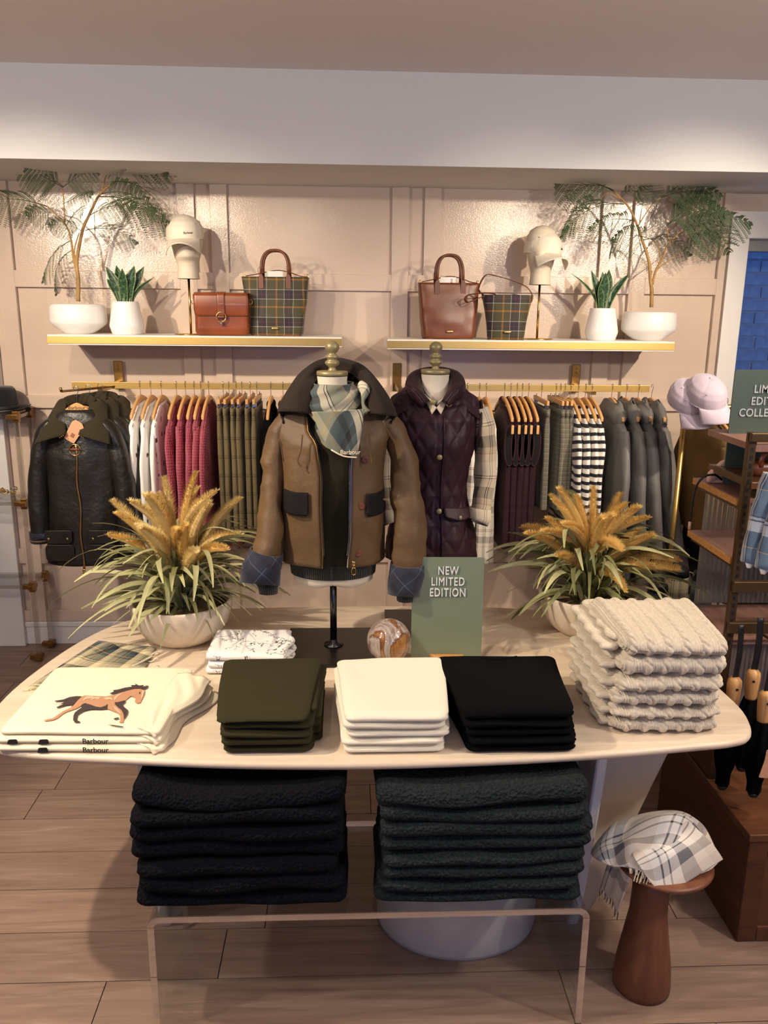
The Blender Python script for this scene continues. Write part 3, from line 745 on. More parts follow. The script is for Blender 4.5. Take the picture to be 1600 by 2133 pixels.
# saddle bag
a = onY(466, 697, 3.85); t = thing('saddle_bag', 'tan leather saddle bag with ring clasp in front of tartan tote', 'handbag', (a.x, 3.84, SZ1), .03)
mk('body', rbox(.243, .085, .178, .022, 20, 10, 10, .022, lambda p, n: n*(.003*nz(p.x*12, p.z*12, 1))), M_leather, t)
def flapf(u, v):
    x = (u-.5)*.238; s = v*1.25
    if v < .35: y = .04-.088*v/.35; z = .183+.006*sin(PI*v/.35)
    else:
        k = (v-.35)/.65; c = abs(u-.5)*2; y = -.0485-.004*sin(PI*k); z = .181-.092*k*(1-.06*max(0, (c-.86)/.14)**2)
    return (x*(1 if v < .9 else 1-.01), y, z)
fl_ = mk('flap', grid(flapf, 26, 22, uvs=lambda u, v: (u*.24, v*.15)), M_leather, t, solid=.004)
mk('flap_piping', tube([Vector(flapf(u, v))+Vector((0, -.001, 0)) for u, v in [(0, .36+.06*i) for i in range(10)]+[(.004, .96), (.02, 1)]+[(.05*i, 1) for i in range(1, 20)]+[(.98, 1), (.996, .96)]+[(1, .9-.06*i) for i in range(10)]], .0017, 6), M_leather2, fl_)
mk('clasp_strap', grid(lambda u, v: (lambda q: (q[0], q[1]-.004, q[2]+.003))(flapf(.5+(u-.5)*.145, .02+.96*v)) if v < .8 else ((u-.5)*.0345*(1-.1*(v-.8)), -.0555, flapf(.5, .02+.96*.8)[2]+.003-(v-.8)*.175), 6, 22), M_leather, t, solid=.005)
rg = [(.021*cos(x_), -.060, .083+.021*sin(x_)) for x_ in [2*PI*i/28 for i in range(28)]]
ck = mk('clasp_ring', tube(rg, .0028, 8, closed=True), M_brass2, t)
mk('clasp_bar', xf(rbox(.034, .011, .006, .005, 8, 4, 2), (0, -.058, .083), (PI/2, 0, 0)), M_leather2, ck)
mk('clasp_stud', xf(lathe([(0, 0), (.007, .0), (.008, .006), (.005, .012), (0, .013)], 14), (0, -.056, .055), (PI/2, 0, 0)), M_chrome, ck)
for sx in (-1, 1):
    mk('side_ring', tube([(sx*.128+.008*cos(x_), -.01, .15+.011*sin(x_)) for x_ in [2*PI*i/14 for i in range(14)]], .0018, 5, closed=True), M_brass2, t)
    mk('strap', tube(spline([(sx*.127, -.01, .16), (sx*.129, .01, .175), (sx*.127, .035, .12), (sx*.124, .04, .02)], 14), (.002, .008), 6, ref=(1, 0, 0)), M_leather2, t)
# tartan bucket bag with its loose strap
a = onY(1052, 704, 3.84); t = thing('bucket_bag', 'tartan bucket bag with brown leather shoulder strap', 'handbag', (a.x, 3.83, SZ2), -.05)
def bk(u, v):
    th = 2*PI*u; k = min(1, v/.06); w = (.164+.068*v-.012*sin(PI*v))*(.93+.07*k); d = (.10+.02*v)*(.93+.07*k)
    return (sp(cos(th), .5)*w/2, sp(sin(th), .6)*d/2, v*.2)
mk('body', grid(bk, 56, 20, True, uvs=lambda u, v: (bk(u, v)[0]*1.02+.031, v*.2)), M_tartbag, t, solid=.003)
mk('bottom', box(-.078, .078, -.045, .045, 0, .004), M_strap, t, False)
mk('top_panel', box(-.108, .108, -.04, .04, .186, .189), M_flap, t, False)
mk('name_plate', xf(rbox(.034, .011, .004, .005, 8, 4, 2), (-.0, -.058, .036), (PI/2, 0, 0)), M_brass2, t)
mk('shoulder_strap', tube(spline([(-.107, -.02, .196), (-.135, -.03, .225), (-.105, -.02, .285), (-.05, .01, .283), (.03, .015, .262), (.09, .01, .235), (.116, 0, .195), (.112, 0, .17)], 40), (.0022, .010), 6, ref=(0, 0, 1)), M_strap, t)
mk('strap_end', tube(spline([(-.105, -.03, .195), (-.135, -.045, .185), (-.185, -.05, .165), (-.188, -.055, .195), (-.13, -.055, .205), (-.07, -.05, .205), (-.06, -.05, .19)], 34), (.0022, .010), 6, ref=(0, .2, 1)), M_strap, t)
for sx in (-1, 1): mk('strap_ring', tube([(sx*.110+.007*cos(x_), -.01, .19+.01*sin(x_)) for x_ in [2*PI*i/14 for i in range(14)]], .0018, 5, closed=True), M_brass2, t)
# ------------------------------------------------------------------ hangers
def hanger(name, X, lab, grp, Y=RY, z=RZ, wide=.19, clip=False, face=False, word=False, drop=.045, thick=.0065):
    """wooden hanger hung over the bar; arms along y (or along x when it faces the room)"""
    t = thing(name, lab, 'hanger', (X, Y, z), 0, grp); d = drop
    hk = [(0, .010, .006), (0, .006, .0185), (0, -.004, .021), (0, -.012, .017), (0, -.012, .004), (0, -.004, -.012), (0, 0, -.03), (0, 0, -d-.002)]
    mk('hook', tube(spline(hk, 22), .0014, 6), M_chrome, t)
    if not clip:
        P, Q = [], []
        for i in range(21):
            s = (i/20-.5)*2; y = s*wide; zz = -d-.055*abs(s)**1.35-.018*abs(s)**3
            P.append((y, zz+.004)); Q.append((y, zz-.014-.018*math.exp(-(s/.28)**2)))
        m = ribbon(P+Q[::-1], thick*2, 'yz'); b = mk('arm', m, M_hang, t, bevel=.003)
    else:
        b = mk('bar', box(-.006, .006, -wide, wide, -d-.022, -d), M_hang, t, bevel=.002)
        for s in (-1, 1):
            mk('clip', merge(box(-.009, .009, s*wide*.8-.009, s*wide*.8+.009, -d-.045, -d-.020), tube([(0, s*wide*.8, -d-.02), (.0, s*wide*.8-.008, -d-.0), (0, s*wide*.8-.016, -d+.012)], .002, 5)), M_chrome, t, False, bevel=.001)
    if face: t.rotation_euler = (0, 0, PI/2+.0)
    if word:
        mk('stamped_word', xf(upright(text('Barbour', .023, .0002)), (0, -thick*1.02-.0012, -d-.026), None) if False else ([Vector((-thick-.0008-v[2]*.1, -v[0], v[1]-d-.024)) for v in text('Barbour', .022, .0002)[0]], [f for f in text('Barbour', .022, .0002)[1]], None), M_ink, b, False)
    return t
# ------------------------------------------------------------------ garments hung side-on along the rails
def hung_body(hw, th, ln, top, neck=.055, drop=.075, seed=0, fold=.006, hem=1.0, nu=44, nv=40, waist=1.0, e=.55):
    def dims(v):
        z = top-ln*v; dz = top-z
        if dz < drop: k = dz/drop; w = neck+(hw-neck)*k**.8; t = th*(.45+.55*k**.6)
        else: k = (dz-drop)/(ln-drop); w = hw*(1+(waist-1)*sin(PI*min(1, k*1.1))+(hem-1)*k); t = th
        return w, t, z
    def fn(u, v):
        v2 = v**1.25; w, t, z = dims(v2); a = 2*PI*u; x = sp(cos(a), e)*t; y = sp(sin(a), .75)*w
        k = min(1, v2*3); x += fold*k*(nz(y*14+seed*3, z*2.2, seed)+.5*nz(y*30, z*3, seed+5)); y += fold*1.0*k*nz(x*20, z*5, seed+9)
        return (x, y, z)
    return grid(fn, nu, nv, True, uvs=lambda u, v: (sp(sin(2*PI*u), .75)*hw+(.5 if cos(2*PI*u) > 0 else 0), (top-ln*v**1.25)))
def sleeve(hw, side, top, ln, r0=.052, r1=.036, th=.026, seed=0, out=.015, n=26, fold=.006, sx=0):
    P = []; R = []
    for i in range(n+1):
        s = i/n; P.append((.004*sin(s*5+seed)+sx*s*s, side*(hw-.035+.03*min(1, s*3)+out*s), top-.035-ln*s))
        k = 1-s; R.append((th*(.75+.25*min(1, s*5))*(1-.15*s), (r0+(r1-r0)*s)*(.55+.45*min(1, s*6))))
    m = tube(P, R, 18, True, ref=(1, 0, 0))
    V = [Vector((v[0]+fold*nz(v[1]*18, v[2]*7, seed+2), v[1]+fold*nz(v[0]*30, v[2]*9, seed+7), v[2])) for v in m[0]]
    return (V, m[1], m[2])
def garment(name, lab, cat, grp, X, mat, hw=.20, th=.03, ln=.62, top=-.075, slv=.52, seed=0, r0=.052, r1=.038, hem=1.0, waist=1, fold=.006, extra=None, sth=None, collar=True, neck=.055, out=.015, sx=0):
    t = thing(name, lab, cat, (X, RY, RZ), 0, grp)
    mk('body', hung_body(hw, th, ln, top, neck, .075, seed, fold, hem, waist=waist), mat, t)
    if slv:
        for s in (-1, 1): mk('sleeve', sleeve(hw, s, top-.045, slv, r0, r1, sth or th*.85, seed, out, sx=sx*(1 if s < 0 else .2)), mat, t)
    if collar: mk('collar', tube([(th*.55*cos(a), neck*sin(a)*1.05, top+.004+.006*sin(a)) for a in [2*PI*i/20 for i in range(20)]], (.005, .012), 8, closed=True, ref=None), mat, t)
    return t
def RX(px, py=840, Y=RY): return onY(px, py, Y).x
ORD = ['first', 'second', 'third', 'fourth', 'fifth', 'sixth', 'seventh']
GH = 'wooden hangers on the gold rails'
# white printed shirts
for i, px in enumerate((294, 316, 338)):
    X = RX(px); hanger('wooden_hanger', X, f'wooden hanger of the {ORD[i]} white printed shirt from the left', GH)
    garment('printed_shirt', f'white dog print shirt on left rail, {ORD[i]} from the waxed jackets', 'shirt', 'white dog print shirts', X, M_dogs, .205, .019, .66, -.085, .58, i+1, .05, .036, fold=.007)
for i, px in enumerate((369, 388, 406, 420, 436)):
    X = RX(px); hanger('wooden_hanger', X, f'wooden hanger of the {ORD[i]} pink sweater from the left', GH)
    garment('knitted_sweater', f'pink chunky knitted sweater on left rail, {ORD[i]} from the white shirts', 'sweater', 'pink sweaters on the left rail', X, M_pink, .20, .018, .56, -.085, .50, i+11, .055, .042, fold=.006, sth=.019)
# tweed trousers on clip hangers
def trousers(name, lab, cat, grp, X, mat, seed, hw=.17, th=.017, ln=.55, top=-.085, sk=False):
    t = thing(name, lab, cat, (X, RY, RZ), 0, grp)
    def fn(u, v):
        a = 2*PI*u; w = hw*(.96+.1*v if sk else 1.0-.04*v); k = .55+.45*min(1, v*5); x = sp(cos(a), .5)*th*k; y = sp(sin(a), .7)*w; z = top-ln*v
        x += .005*min(1, v*4)*nz(y*16+seed, z*2, seed)*(2 if sk else 1); return (x+.004*sin(y*60+seed)*min(1, v*3)*(1 if sk else .4), y+.003*nz(z*8, x*9, seed), z)
    mk('skirt' if sk else 'leg_front', grid(fn, 36, 28, True, uvs=lambda u, v: (sp(sin(2*PI*u), .7)*hw+.03*sp(cos(2*PI*u), .5)+seed*.013, v*ln)), mat, t)
    mk('waistband', grid(lambda u, v: (sp(cos(2*PI*u), .5)*th*.62, sp(sin(2*PI*u), .7)*hw*.99, top+.002-.032*v), 30, 2, True, uvs=lambda u, v: (sp(sin(2*PI*u), .7)*hw+.03*sp(cos(2*PI*u), .5), v*.03+.01)), mat, t, solid=.004)
    return t
for i, px in enumerate((466, 478, 493, 505, 522, 536)):
    X = RX(px); hanger('clip_hanger', X, f'wooden clip hanger of the {ORD[i]} green tweed trousers from the left', 'clip hangers on the rails', clip=True, wide=.15)
    trousers('tweed_trousers', f'green checked tweed trousers clipped on left rail, {ORD[i]} from the pink sweaters', 'trousers', 'green tweed trousers', X, M_tweed, i+3)
X = RX(565); hanger('wooden_hanger', X, 'wooden hanger of the black sweater beside the brown jacket', GH)
garment('black_sweater', 'black sweater hanging on left rail behind the brown jacket', 'sweater', None, X, M_blackk, .2, .03, .55, -.085, .5, 21)
X = RX(590); hanger('wooden_hanger', X, 'wooden hanger of the dark waxed garment behind the brown jacket', GH)
garment('dark_jacket', 'dark green jacket hanging on left rail mostly hidden by the brown jacket', 'jacket', None, X, M_wax, .21, .034, .62, -.085, .55, 22)
X = RX(500); t = garment('red_sweater', 'dark red knitted sweater showing below the green trousers', 'sweater', None, RX(484), M_redk, .15, .05, .60, -.13, 0, 23, collar=False); t.location.y = RY+.03
# right rail: plaid shirts hidden behind the vest
for i, px in enumerate((973, 998, 1012)):
    X = RX(px); hanger('wooden_hanger', X, f'wooden hanger of the {ORD[i]} plaid shirt behind the quilted vest', GH)
    garment('plaid_shirt', ['white plaid shirt hanging on right rail directly behind the vest mannequin', 'white plaid shirt hanging on right rail in the middle of three', 'white plaid shirt hanging on right rail next to the burgundy vests'][i], 'shirt', 'white plaid shirts on the right rail', X, M_plaidwh, .2, .03, .64, -.085, .62, i+31, .05, .036, fold=.008, sth=.03)
# burgundy quilted vests
def qdisp(m, per=.075, amp=.004, seed=0):
    V = []
    for i, v in enumerate(m[0]):
        u, w = m[2][i]; a = abs(sin(PI*(u+w*.7)/per)); b = abs(sin(PI*(u-w*.7)/per)); h = amp*(min(a, b)**.6-.6)
        V.append((v[0]+math.copysign(h, v[0]), v[1]+(math.copysign(h, v[1]) if abs(v[1]) > .1 else 0), v[2]))
    return (V, m[1], m[2])
for i, px in enumerate((1050, 1063, 1076, 1087, 1100)):
    X = RX(px); hanger('wooden_hanger', X, f'wooden hanger of the {ORD[i]} burgundy vest from the left', GH, wide=.215)
    t = thing('quilted_vest', f'burgundy quilted vest on right rail, {ORD[i]} from the vest mannequin', 'vest', (X, RY, RZ), 0, 'burgundy vests on the right rail')
    m = hung_body(.185, .026, .64, -.085, .06, .07, i+41, .004, 1.06, 60, 56, waist=.93)
    mk('body', qdisp(m, .06, .0045), M_quilt, t)
    for s in (-1, 1):
        ah = []
        for k in range(22):
            a = 2*PI*k/22; ah.append((.024*cos(a), s*(.187-.0*abs(cos(a))), -.24+.095*sin(a)))
        mk('armhole', tube(ah, .0045, 6, closed=True), M_quilt, t)
        mk('armhole_lining', ([p for p in [(q[0]*.9, q[1]+s*.002, q[2]) for q in ah]], [tuple(range(22))], None), M_flap, t, False)
    mk('collar', tube([(.018*cos(a), .06*sin(a), -.072+.01*sin(a)) for a in [2*PI*k/20 for k in range(20)]], (.007, .018), 8, closed=True), M_quilt, t)
    mk('swing_tag', xf(box(-.006, .006, -.002, .002, -.02, .02), (0.003, -.215, -.165)), M_hang, t, False, bevel=.003)
for i, px in enumerate((1127, 1157, 1166, 1175)):
    X = RX(px); hanger('clip_hanger', X, f'wooden clip hanger of the {ORD[i]} grey tweed skirt from the left', 'clip hangers on the rails', clip=True, wide=.14)
    trousers('tweed_skirt', f'grey checked tweed skirt clipped on right rail, {ORD[i]} from the burgundy vests', 'skirt', 'grey tweed skirts', X, M_gtweed, i+53, .155, .021, .46, -.085, True)
for i, px in enumerate((1187, 1203, 1218, 1231)):
    X = RX(px); hanger('wooden_hanger', X, f'wooden hanger of the {ORD[i]} striped top from the left', GH)
    garment('striped_top', f'navy and white striped top on right rail, {ORD[i]} from the grey skirts', 'top', 'striped tops on the right rail', X, M_stripe, .195, .017, .55, -.085, .5, i+61, .052, .042, fold=.008, sth=.0175)
for i, px in enumerate((1273, 1303, 1328, 1356)):
    X = RX(px); hanger('wooden_hanger', X, f'wooden hanger of the {ORD[i]} grey hooded jacket from the left', GH)
    t = garment('hooded_jacket', f'grey hooded raincoat on right rail, {ORD[i]} from the striped tops', 'jacket', 'grey raincoats on the right rail', X, M_greyj, .225, .027, .80, -.095, .70, i+71, .08, .06, hem=1.1, fold=.014, sth=.03+.004*i, neck=.075, out=.04, sx=.015+.04*i)
    hd = grid(lambda u, v: ((.026*sin(PI*v)+.012)*cos(2*PI*u)+.012*nz(u*9, v*4, i), -.02+.15*sin(2*PI*u)*(.5+.5*sin(PI*v*.9+.2))-.03*v, -.052-.10*v-.035*max(0, -sin(2*PI*u))*v+.016*nz(u*7, v*5, i+3)), 28, 10, True)
    mk('hood', hd, M_greyj, t, solid=.004)

# ------------------------------------------------------------------ front-facing waxed jackets at the left end of the rail
def wax_jacket(pos, rz, lab, full):
    t = thing('waxed_jacket', lab, 'jacket', pos, rz, 'waxed jackets at the end of the left rail'); S = 9 if full else 4
    hw, ln = .195, .70
    R = [(0, .060, .04), (.02, .085, .05), (.06, .128, .056), (.095, .148, .062), (.2, .150, .072), (.36, .150, .072), (.5, .164, .078), (.64, .178, .083), (.68, .178, .083)]
    def fn(u, v):
        dz = .68*v; a, b = table(R, dz); th = 2*PI*u; x = sp(sin(th), .85)*a; y = -sp(cos(th), .75)*b
        f = min(1, v*3)*.006; return (x+f*nz(x*10, dz*6, S), y+f*1.6*nz(x*16, dz*5, S+3), -dz)
    mk('body', grid(fn, 60, 44, True, uvs=lambda u, v: (u*.8, v*.7)), M_waxbk, t, solid=.003)
    for s in (-1, 1):
        P = spline([(s*.105, .0, -.055), (s*.14, -.004, -.11), (s*.172, -.012, -.24), (s*.190, -.02, -.40), (s*.192, -.03, -.565)], 26)
        m = tube(P, [((.026+.017*min(1, k/7))*(1+.002*k), .040+.012*min(1, k/6)-.0002*k) for k in range(27)], 20, ref=(1, 0, 0))
        V = [Vector((v[0]+.006*nz(v[1]*12, v[2]*14, s), v[1]+.007*nz(v[0]*14, v[2]*16, s+3), v[2])) for v in m[0]]
        sl = mk('sleeve', (V, m[1], m[2]), M_waxbk, t)
        mk('cuff_lining', tube([P[-1]+Vector((0, 0, z)) for z in (.03, .0, -.018)], [(.0465, .0488), (.047, .049), (.046, .048)], 20, ref=(1, 0, 0)), M_navyline, sl)
        mk('cuff_trim', tube([(P[-1].x+.048*cos(a), P[-1].y+.050*sin(a), P[-1].z-.005) for a in [2*PI*i/20 for i in range(20)]], .003, 5, closed=True), M_must, sl)
        # wide flat collar wing
        def cw(u, v):
            ia = Vector((s*.026, -.088, -.098)).lerp(Vector((s*.056, .045, .036)), u); oa = Vector((s*.158, -.096, -.142)).lerp(Vector((s*.112, .06, -.008)), u)
            p = ia.lerp(oa, v); p.z += .022*sin(PI*v*.8)*(.3+.7*u); p.y -= .022*sin(PI*v)*(1-u)+.03*u*(1-u); return tuple(p)
        mk('collar_wing', grid(cw, 12, 12, uvs=lambda u, v: (u*.18, v*.11)), M_cord2, t, solid=.006)
        fp = [(s*.035, -.515), (s*.15, -.515), (s*.15, -.565), (s*.14, -.575), (s*.045, -.575), (s*.035, -.565)]
        if s > 0: fp = fp[::-1]
        if full:
            pk = mk('pocket_flap', ribbon(rounded(fp, .006, 2), .006, 'xz', -.092), M_waxbk, t, bevel=.002)
            for bx in (.055, .135): mk('snap', xf(lathe([(.0065, 0), (.006, .003), (.003, .005), (0, .004)], 12), (s*bx, -.0955, -.552), (PI/2, 0, 0)), M_brass2, pk)
            mk('pocket', ribbon(rounded([(s*.03, -.58), (s*.155, -.58), (s*.155, -.655), (s*.03, -.655)][::s], .02, 4), .006, 'xz', -.090), M_waxbk, t, bevel=.002)
    mk('back_collar', tube(spline([(-.058, .03, .02), (-.04, .055, .03), (0, .062, .034), (.04, .055, .03), (.058, .03, .02)], 14), (.007, .024), 8, ref=(0, 1, 0)), M_cord2, t)
    if full:
        zp = [(.002+.004*sin(k*.5), -fn(0, k/30)[1]*-1-.006, -.135-.555*k/30) for k in range(31)]
        zp = [(p[0]+.0, fn(0, (-p[2])/.68 if -p[2] < .68 else 1)[1]-.004, p[2]) for p in zp]
        z = mk('zip', tube(zp, (.0055, .0025), 6, ref=(1, 0, 0)), M_brass2, t)
        mk('zip_ring', tube([(.001+.024*cos(a), zp[0][1]-.006, -.165+.024*sin(a)) for a in [2*PI*i/26 for i in range(26)]], .0028, 7, closed=True), M_brass2, z)
        mk('ring_bar', tube([(-.018, zp[0][1]-.006, -.163), (.02, zp[0][1]-.006, -.163)], .004, 6), M_leather, z)
        mk('zip_pull', xf(rbox(.014, .006, .03, .003, 6, 4, 4), (zp[-1][0], zp[-1][1]-.004, -.72)), M_brass2, z)
        mk('lining', grid(lambda u, v: ((u-.5)*.085*(1-.75*v), .02-.065*v-.0, -.0-.125*v), 6, 6), M_gtweed, t)
        mk('swing_tag', xf(ribbon(rounded([(-.026, -.05), (.02, -.05), (.026, .03), (.01, .045), (-.02, .045), (-.03, .03)], .004, 2), .0015), (.008, -.075, -.085), (0, .55, 0)), M_kraft, t, False)
        mk('tag_print', xf(ribbon([(-.008, -.03), (.008, -.03), (.008, -.012), (-.008, -.012)], .0017), (.008, -.0756, -.085), (0, .55, 0)), pm('tag_brown', (150, 96, 70), .7), t, False)
        for s in (-1, 1):
            for k in range(3): mk('collar_stud', xf(lathe([(.003, 0), (.002, .003), (0, .0035)], 8), (s*(.034+.007*k), -.100, -.100-.004*k), (PI/2, 0, 0)), M_brass2, t)
    return t
JY = 3.56
a = onY(160, 842, JY)
for i, (dx, dy, dz) in enumerate(((0, 0, 0), (.028, .075, .0), (.058, .15, 0.0))):
    hanger('wooden_hanger', a.x+dx, ['wooden hanger stamped with dark lettering in the foremost waxed jacket', 'wooden hanger in the second waxed jacket', 'wooden hanger in the rearmost waxed jacket'][i], GH, Y=JY+dy, z=RZ-.005, face=True, word=(i == 0), wide=.088, drop=.052)
    wax_jacket((a.x+dx, JY+dy, RZ-.080), 0, ['black waxed jacket with gold ring zip, foremost at the end of the left rail', 'dark waxed jacket directly behind the gold ring zip jacket', 'dark waxed jacket rearmost beside the white printed shirts'][i], i == 0)
wa = thing('waterfall_arm', 'brass face-out arm holding the waxed jackets', 'rail arm', (a.x+.1, RY, RZ), 0)
mk('arm', tube([(.0, 0, -.004), (-.065, -.12, -.004), (-.15, -.27, -.002)], .005, 8), M_brass, wa)
mk('end_stop', tube([(-.15, -.27, -.004), (-.152, -.273, .014)], .006, 8), M_brass, wa)
# ------------------------------------------------------------------ display table
TZ = .72
def smooth_loop(pts, n):
    m = len(pts); out = []
    for k in range(n):
        t = k/n*m; i = int(t); t -= i; P = [Vector(pts[(i+j-1) % m]) for j in range(4)]
        out.append(tuple(.5*((2*P[1])+(P[2]-P[0])*t+(2*P[0]-5*P[1]+4*P[2]-P[3])*t*t+(3*P[1]-P[0]-3*P[2]+P[3])*t**3)))
    return out
tb = [(-.60, 1.752), (-.30, 1.722), (.0, 1.709), (.30, 1.716), (.60, 1.738), (.85, 1.770), (.955, 1.787), (1.01, 1.815), (1.045, 1.89), (1.058, 2.0), (1.035, 2.25), (.97, 2.50), (.87, 2.64), (.70, 2.705), (.45, 2.745), (.1, 2.757), (-.25, 2.75), (-.50, 2.728), (-.68, 2.675), (-.79, 2.58), (-.87, 2.40), (-.925, 2.15), (-.93, 1.98), (-.90, 1.86), (-.84, 1.80), (-.75, 1.772)]
outl = smooth_loop(tb, 130)
tab = thing('display_table', 'large boat shaped bleached wood display table', 'table', (.06, 2.2, 0))
def tabtop():
    c = (.06, 2.2); n = len(outl); V, F = [], []
    P = [(x-c[0], y-c[1]) for x, y in outl]
    rings = [(1, TZ, 0), (1, TZ-.0, .006), (1, TZ-.003, .002), (1, TZ-.009, 0), (1, TZ-.016, .004), (1, TZ-.024, .022), (1, TZ-.028, .05)]
    prof = [(.010, TZ), (.004, TZ-.0015), (.0005, TZ-.006), (0, TZ-.011), (.004, TZ-.018), (.03, TZ-.027), (.08, TZ-.032)]
    for ins, z in prof:
        for i, (x, y) in enumerate(P):
            a = Vector(P[(i+1) % n])-Vector(P[i-1]); nn = Vector((-a.y, a.x)).normalized(); V.append((x+nn.x*ins, y+nn.y*ins, z))
    for k in range(len(prof)-1):
        for i in range(n): j = (i+1) % n; F.append((k*n+i, k*n+j, (k+1)*n+j, (k+1)*n+i)[::-1])
    F.append(tuple(range(n))); F.append(tuple(reversed(range((len(prof)-1)*n, len(prof)*n)))); return (V, F, None)
sharp(mk('tabletop', tabtop(), M_ash, tab), .8)
def fin(cx, cy, s, name):
    """tapering leaf-shaped leg: one blade across and one blade front-to-back"""
    top = TZ-.03
    def prof(h): k = h/top; return .025+.27*k**.55*(.55+.45*k)
    N = 16; A = [(prof(top*i/N), top*i/N) for i in range(N+1)]
    poly = [(-x*.35*s if s > 0 else x*.35, z) for x, z in A]
    out = [(x*s, z) for x, z in A]; inn = [(-.05*s*(z/top)-.012*s, z) for x, z in A]
    pl = out+inn[::-1]
    if s < 0: pl = pl[::-1]
    l = mk('leg', xf(ribbon(pl[::-1], .034), (cx-.06, cy-2.2, 0)), M_leg, tab, bevel=.01)
    B = [(.03+.15*(i/N)**.8, top*i/N) for i in range(N+1)]
    mk('leg_rib', xf(ribbon([(-y, z) for y, z in B]+[(y*.5, z) for y, z in B[::-1]], .03, 'yz'), (cx-.06, cy-2.2, 0)), M_trim, l, bevel=.006)
fin(.66, 2.04, 1, 'leg'); fin(-.53, 2.07, 1, 'leg')
mk('pedestal', xf(lathe([(0, 0), (.22, 0), (.232, .004), (.235, .02), (.235, .45), (.20, .60), (.15, .688)], 56, sy=.8), (.32-.06, 2.065-2.2, 0)), M_conc, tab)

# ------------------------------------------------------------------ dress forms
def ringgrid(R, z0, z1, nu, nv, fnmod=None, e=.9, uvk=.6):
    def fn(u, v):
        z = z0+(z1-z0)*v; a, b, dy = table(R, z); th = 2*PI*u
        p = Vector((sp(sin(th), e)*a, -sp(cos(th), e)*b+dy, z)); return fnmod(p, th, z) if fnmod else p
    return grid(fn, nu, nv, True, uvs=lambda u, v: (u*uvk, z0+(z1-z0)*v))
def form(pos, lab, plate, zhip, znk, k=1.0):
    t = thing('dress_form', lab, 'mannequin', pos, 0, 'dress forms on the table')
    x0, x1, y0, y1 = plate
    mk('base_plate', box(x0, x1, y0, y1, .001, .011), M_black, t, False, bevel=.002)
    mk('pole', tube([(0, 0, .012), (0, 0, zhip+.05)], .0105, 16), M_steel, t)
    mk('pole_collar', lathe([(.030, .011), (.030, .014), (.014, .017), (.0125, .03)], 24), M_steel, t)
    H = zhip
    R = [(H, .10, .072, 0), (H+.012, .121, .088, 0), (H+.05, .124, .09, 0), (H+.15, .112, .082, 0), (H+.24, .098, .074, 0), (H+.36, .122, .094, -.006), (H+.44, .13, .09, 0), (H+.495, .138, .07, .006), (H+.525, .105, .062, .008), (H+.55, .058, .055, .006), (znk-.02, .042, .045, 0), (znk, .044, .047, 0)]
    R = [(r[0], r[1]*k, r[2]*k, r[3]) for r in R]
    def legs(p, th, z):
        if z < H+.03: p.z += .012*math.exp(-(p.x/.03)**2)*(1-(z-H)/.03)
        return p
    mk('torso', ringgrid(R, H, znk, 44, 44, legs, 1.0), M_neck, t)
    cp = mk('neck_cap', lathe([(0, znk), (.042, znk), (.0455, znk+.003), (.0455, znk+.011), (.043, znk+.014), (0, znk+.015)], 32), M_cap, t)
    f = znk+.014
    mk('finial', lathe([(.014, f), (.012, f+.004), (.009, f+.009), (.012, f+.013), (.019, f+.018), (.0215, f+.023), (.019, f+.028), (.0125, f+.032), (.017, f+.036), (.0195, f+.040), (.017, f+.045), (.0095, f+.049), (.016, f+.055), (.0205, f+.064), (.020, f+.073), (.014, f+.081), (.005, f+.085), (0, f+.0855)], 24), M_cap, cp)
    return t
MY = 2.384; m1 = onZ(695, 1343, .73)
F1 = Vector((m1.x, MY, TZ))
def q1(px, py, dy=0): p = onY(px, py, MY+dy); return Vector((p.x-F1.x, dy, p.z-TZ))
ZH1 = q1(700, 1230, -.08).z; ZN1 = q1(700, 783).z
form(F1, 'linen dress form with bronze finial wearing the brown jacket', (-.145, .14, -.15, .14), ZH1, ZN1)
MY2 = 2.57; m2 = onY(907, 775, MY2)
F2 = Vector((m2.x, MY2, TZ))
def q2(px, py, dy=0): p = onY(px, py, MY2+dy); return Vector((p.x-F2.x, dy, p.z-TZ))
ZN2 = q2(907, 779).z; ZH2 = ZN2-.62
form(F2, 'linen dress form with bronze finial wearing the burgundy vest', (-.145, .14, -.12, .12), ZH2, ZN2)

# --- clothes of the first form (local frame of F1)
zs = ZH1+.495            # shoulder height
SW = thing('knitted_sweater', 'dark olive fine knit sweater under the brown jacket', 'sweater', F1)
Rsw = [(ZH1+.02, .126, .094, 0), (ZH1+.05, .128, .096, 0), (ZH1+.07, .131, .099, 0), (ZH1+.2, .118, .094, 0), (ZH1+.36, .132, .106, -.006), (ZH1+.44, .14, .10, 0), (ZH1+.50, .142, .078, .006), (ZH1+.535, .10, .07, .008), (ZH1+.556, .066, .062, .006)]
mk('body', ringgrid(Rsw, ZH1+.078, ZH1+.556, 52, 40, lambda p, th, z: p+Vector((0, .003*nz(p.x*14, z*9, 2), 0)), 1.0), M_knito, SW)
mk('hem_rib', ringgrid(Rsw, ZH1+.036, ZH1+.08, 120, 4, None, 1.0, .72), M_rib, SW, solid=.004)
hd_ = q1(704, 1000, -.12)
JK = thing('waxed_jacket', 'brown waxed jacket with dark collar worn open on the front dress form', 'jacket', F1)
zhem = q1(640, 1184, -.12).z; zsh = q1(580, 868).z; ztop = zsh+.075
RJ = [(zhem, .156, .122, 0), (zhem+.1, .153, .124, 0), (zhem+.25, .152, .126, 0), (zhem+.36, .158, .122, 0), (zsh-.05, .166, .108, .0), (zsh-.01, .164, .092, .004), (zsh+.02, .142, .08, .006), (zsh+.045, .108, .072, .008), (zsh+.07, .076, .066, .008)]
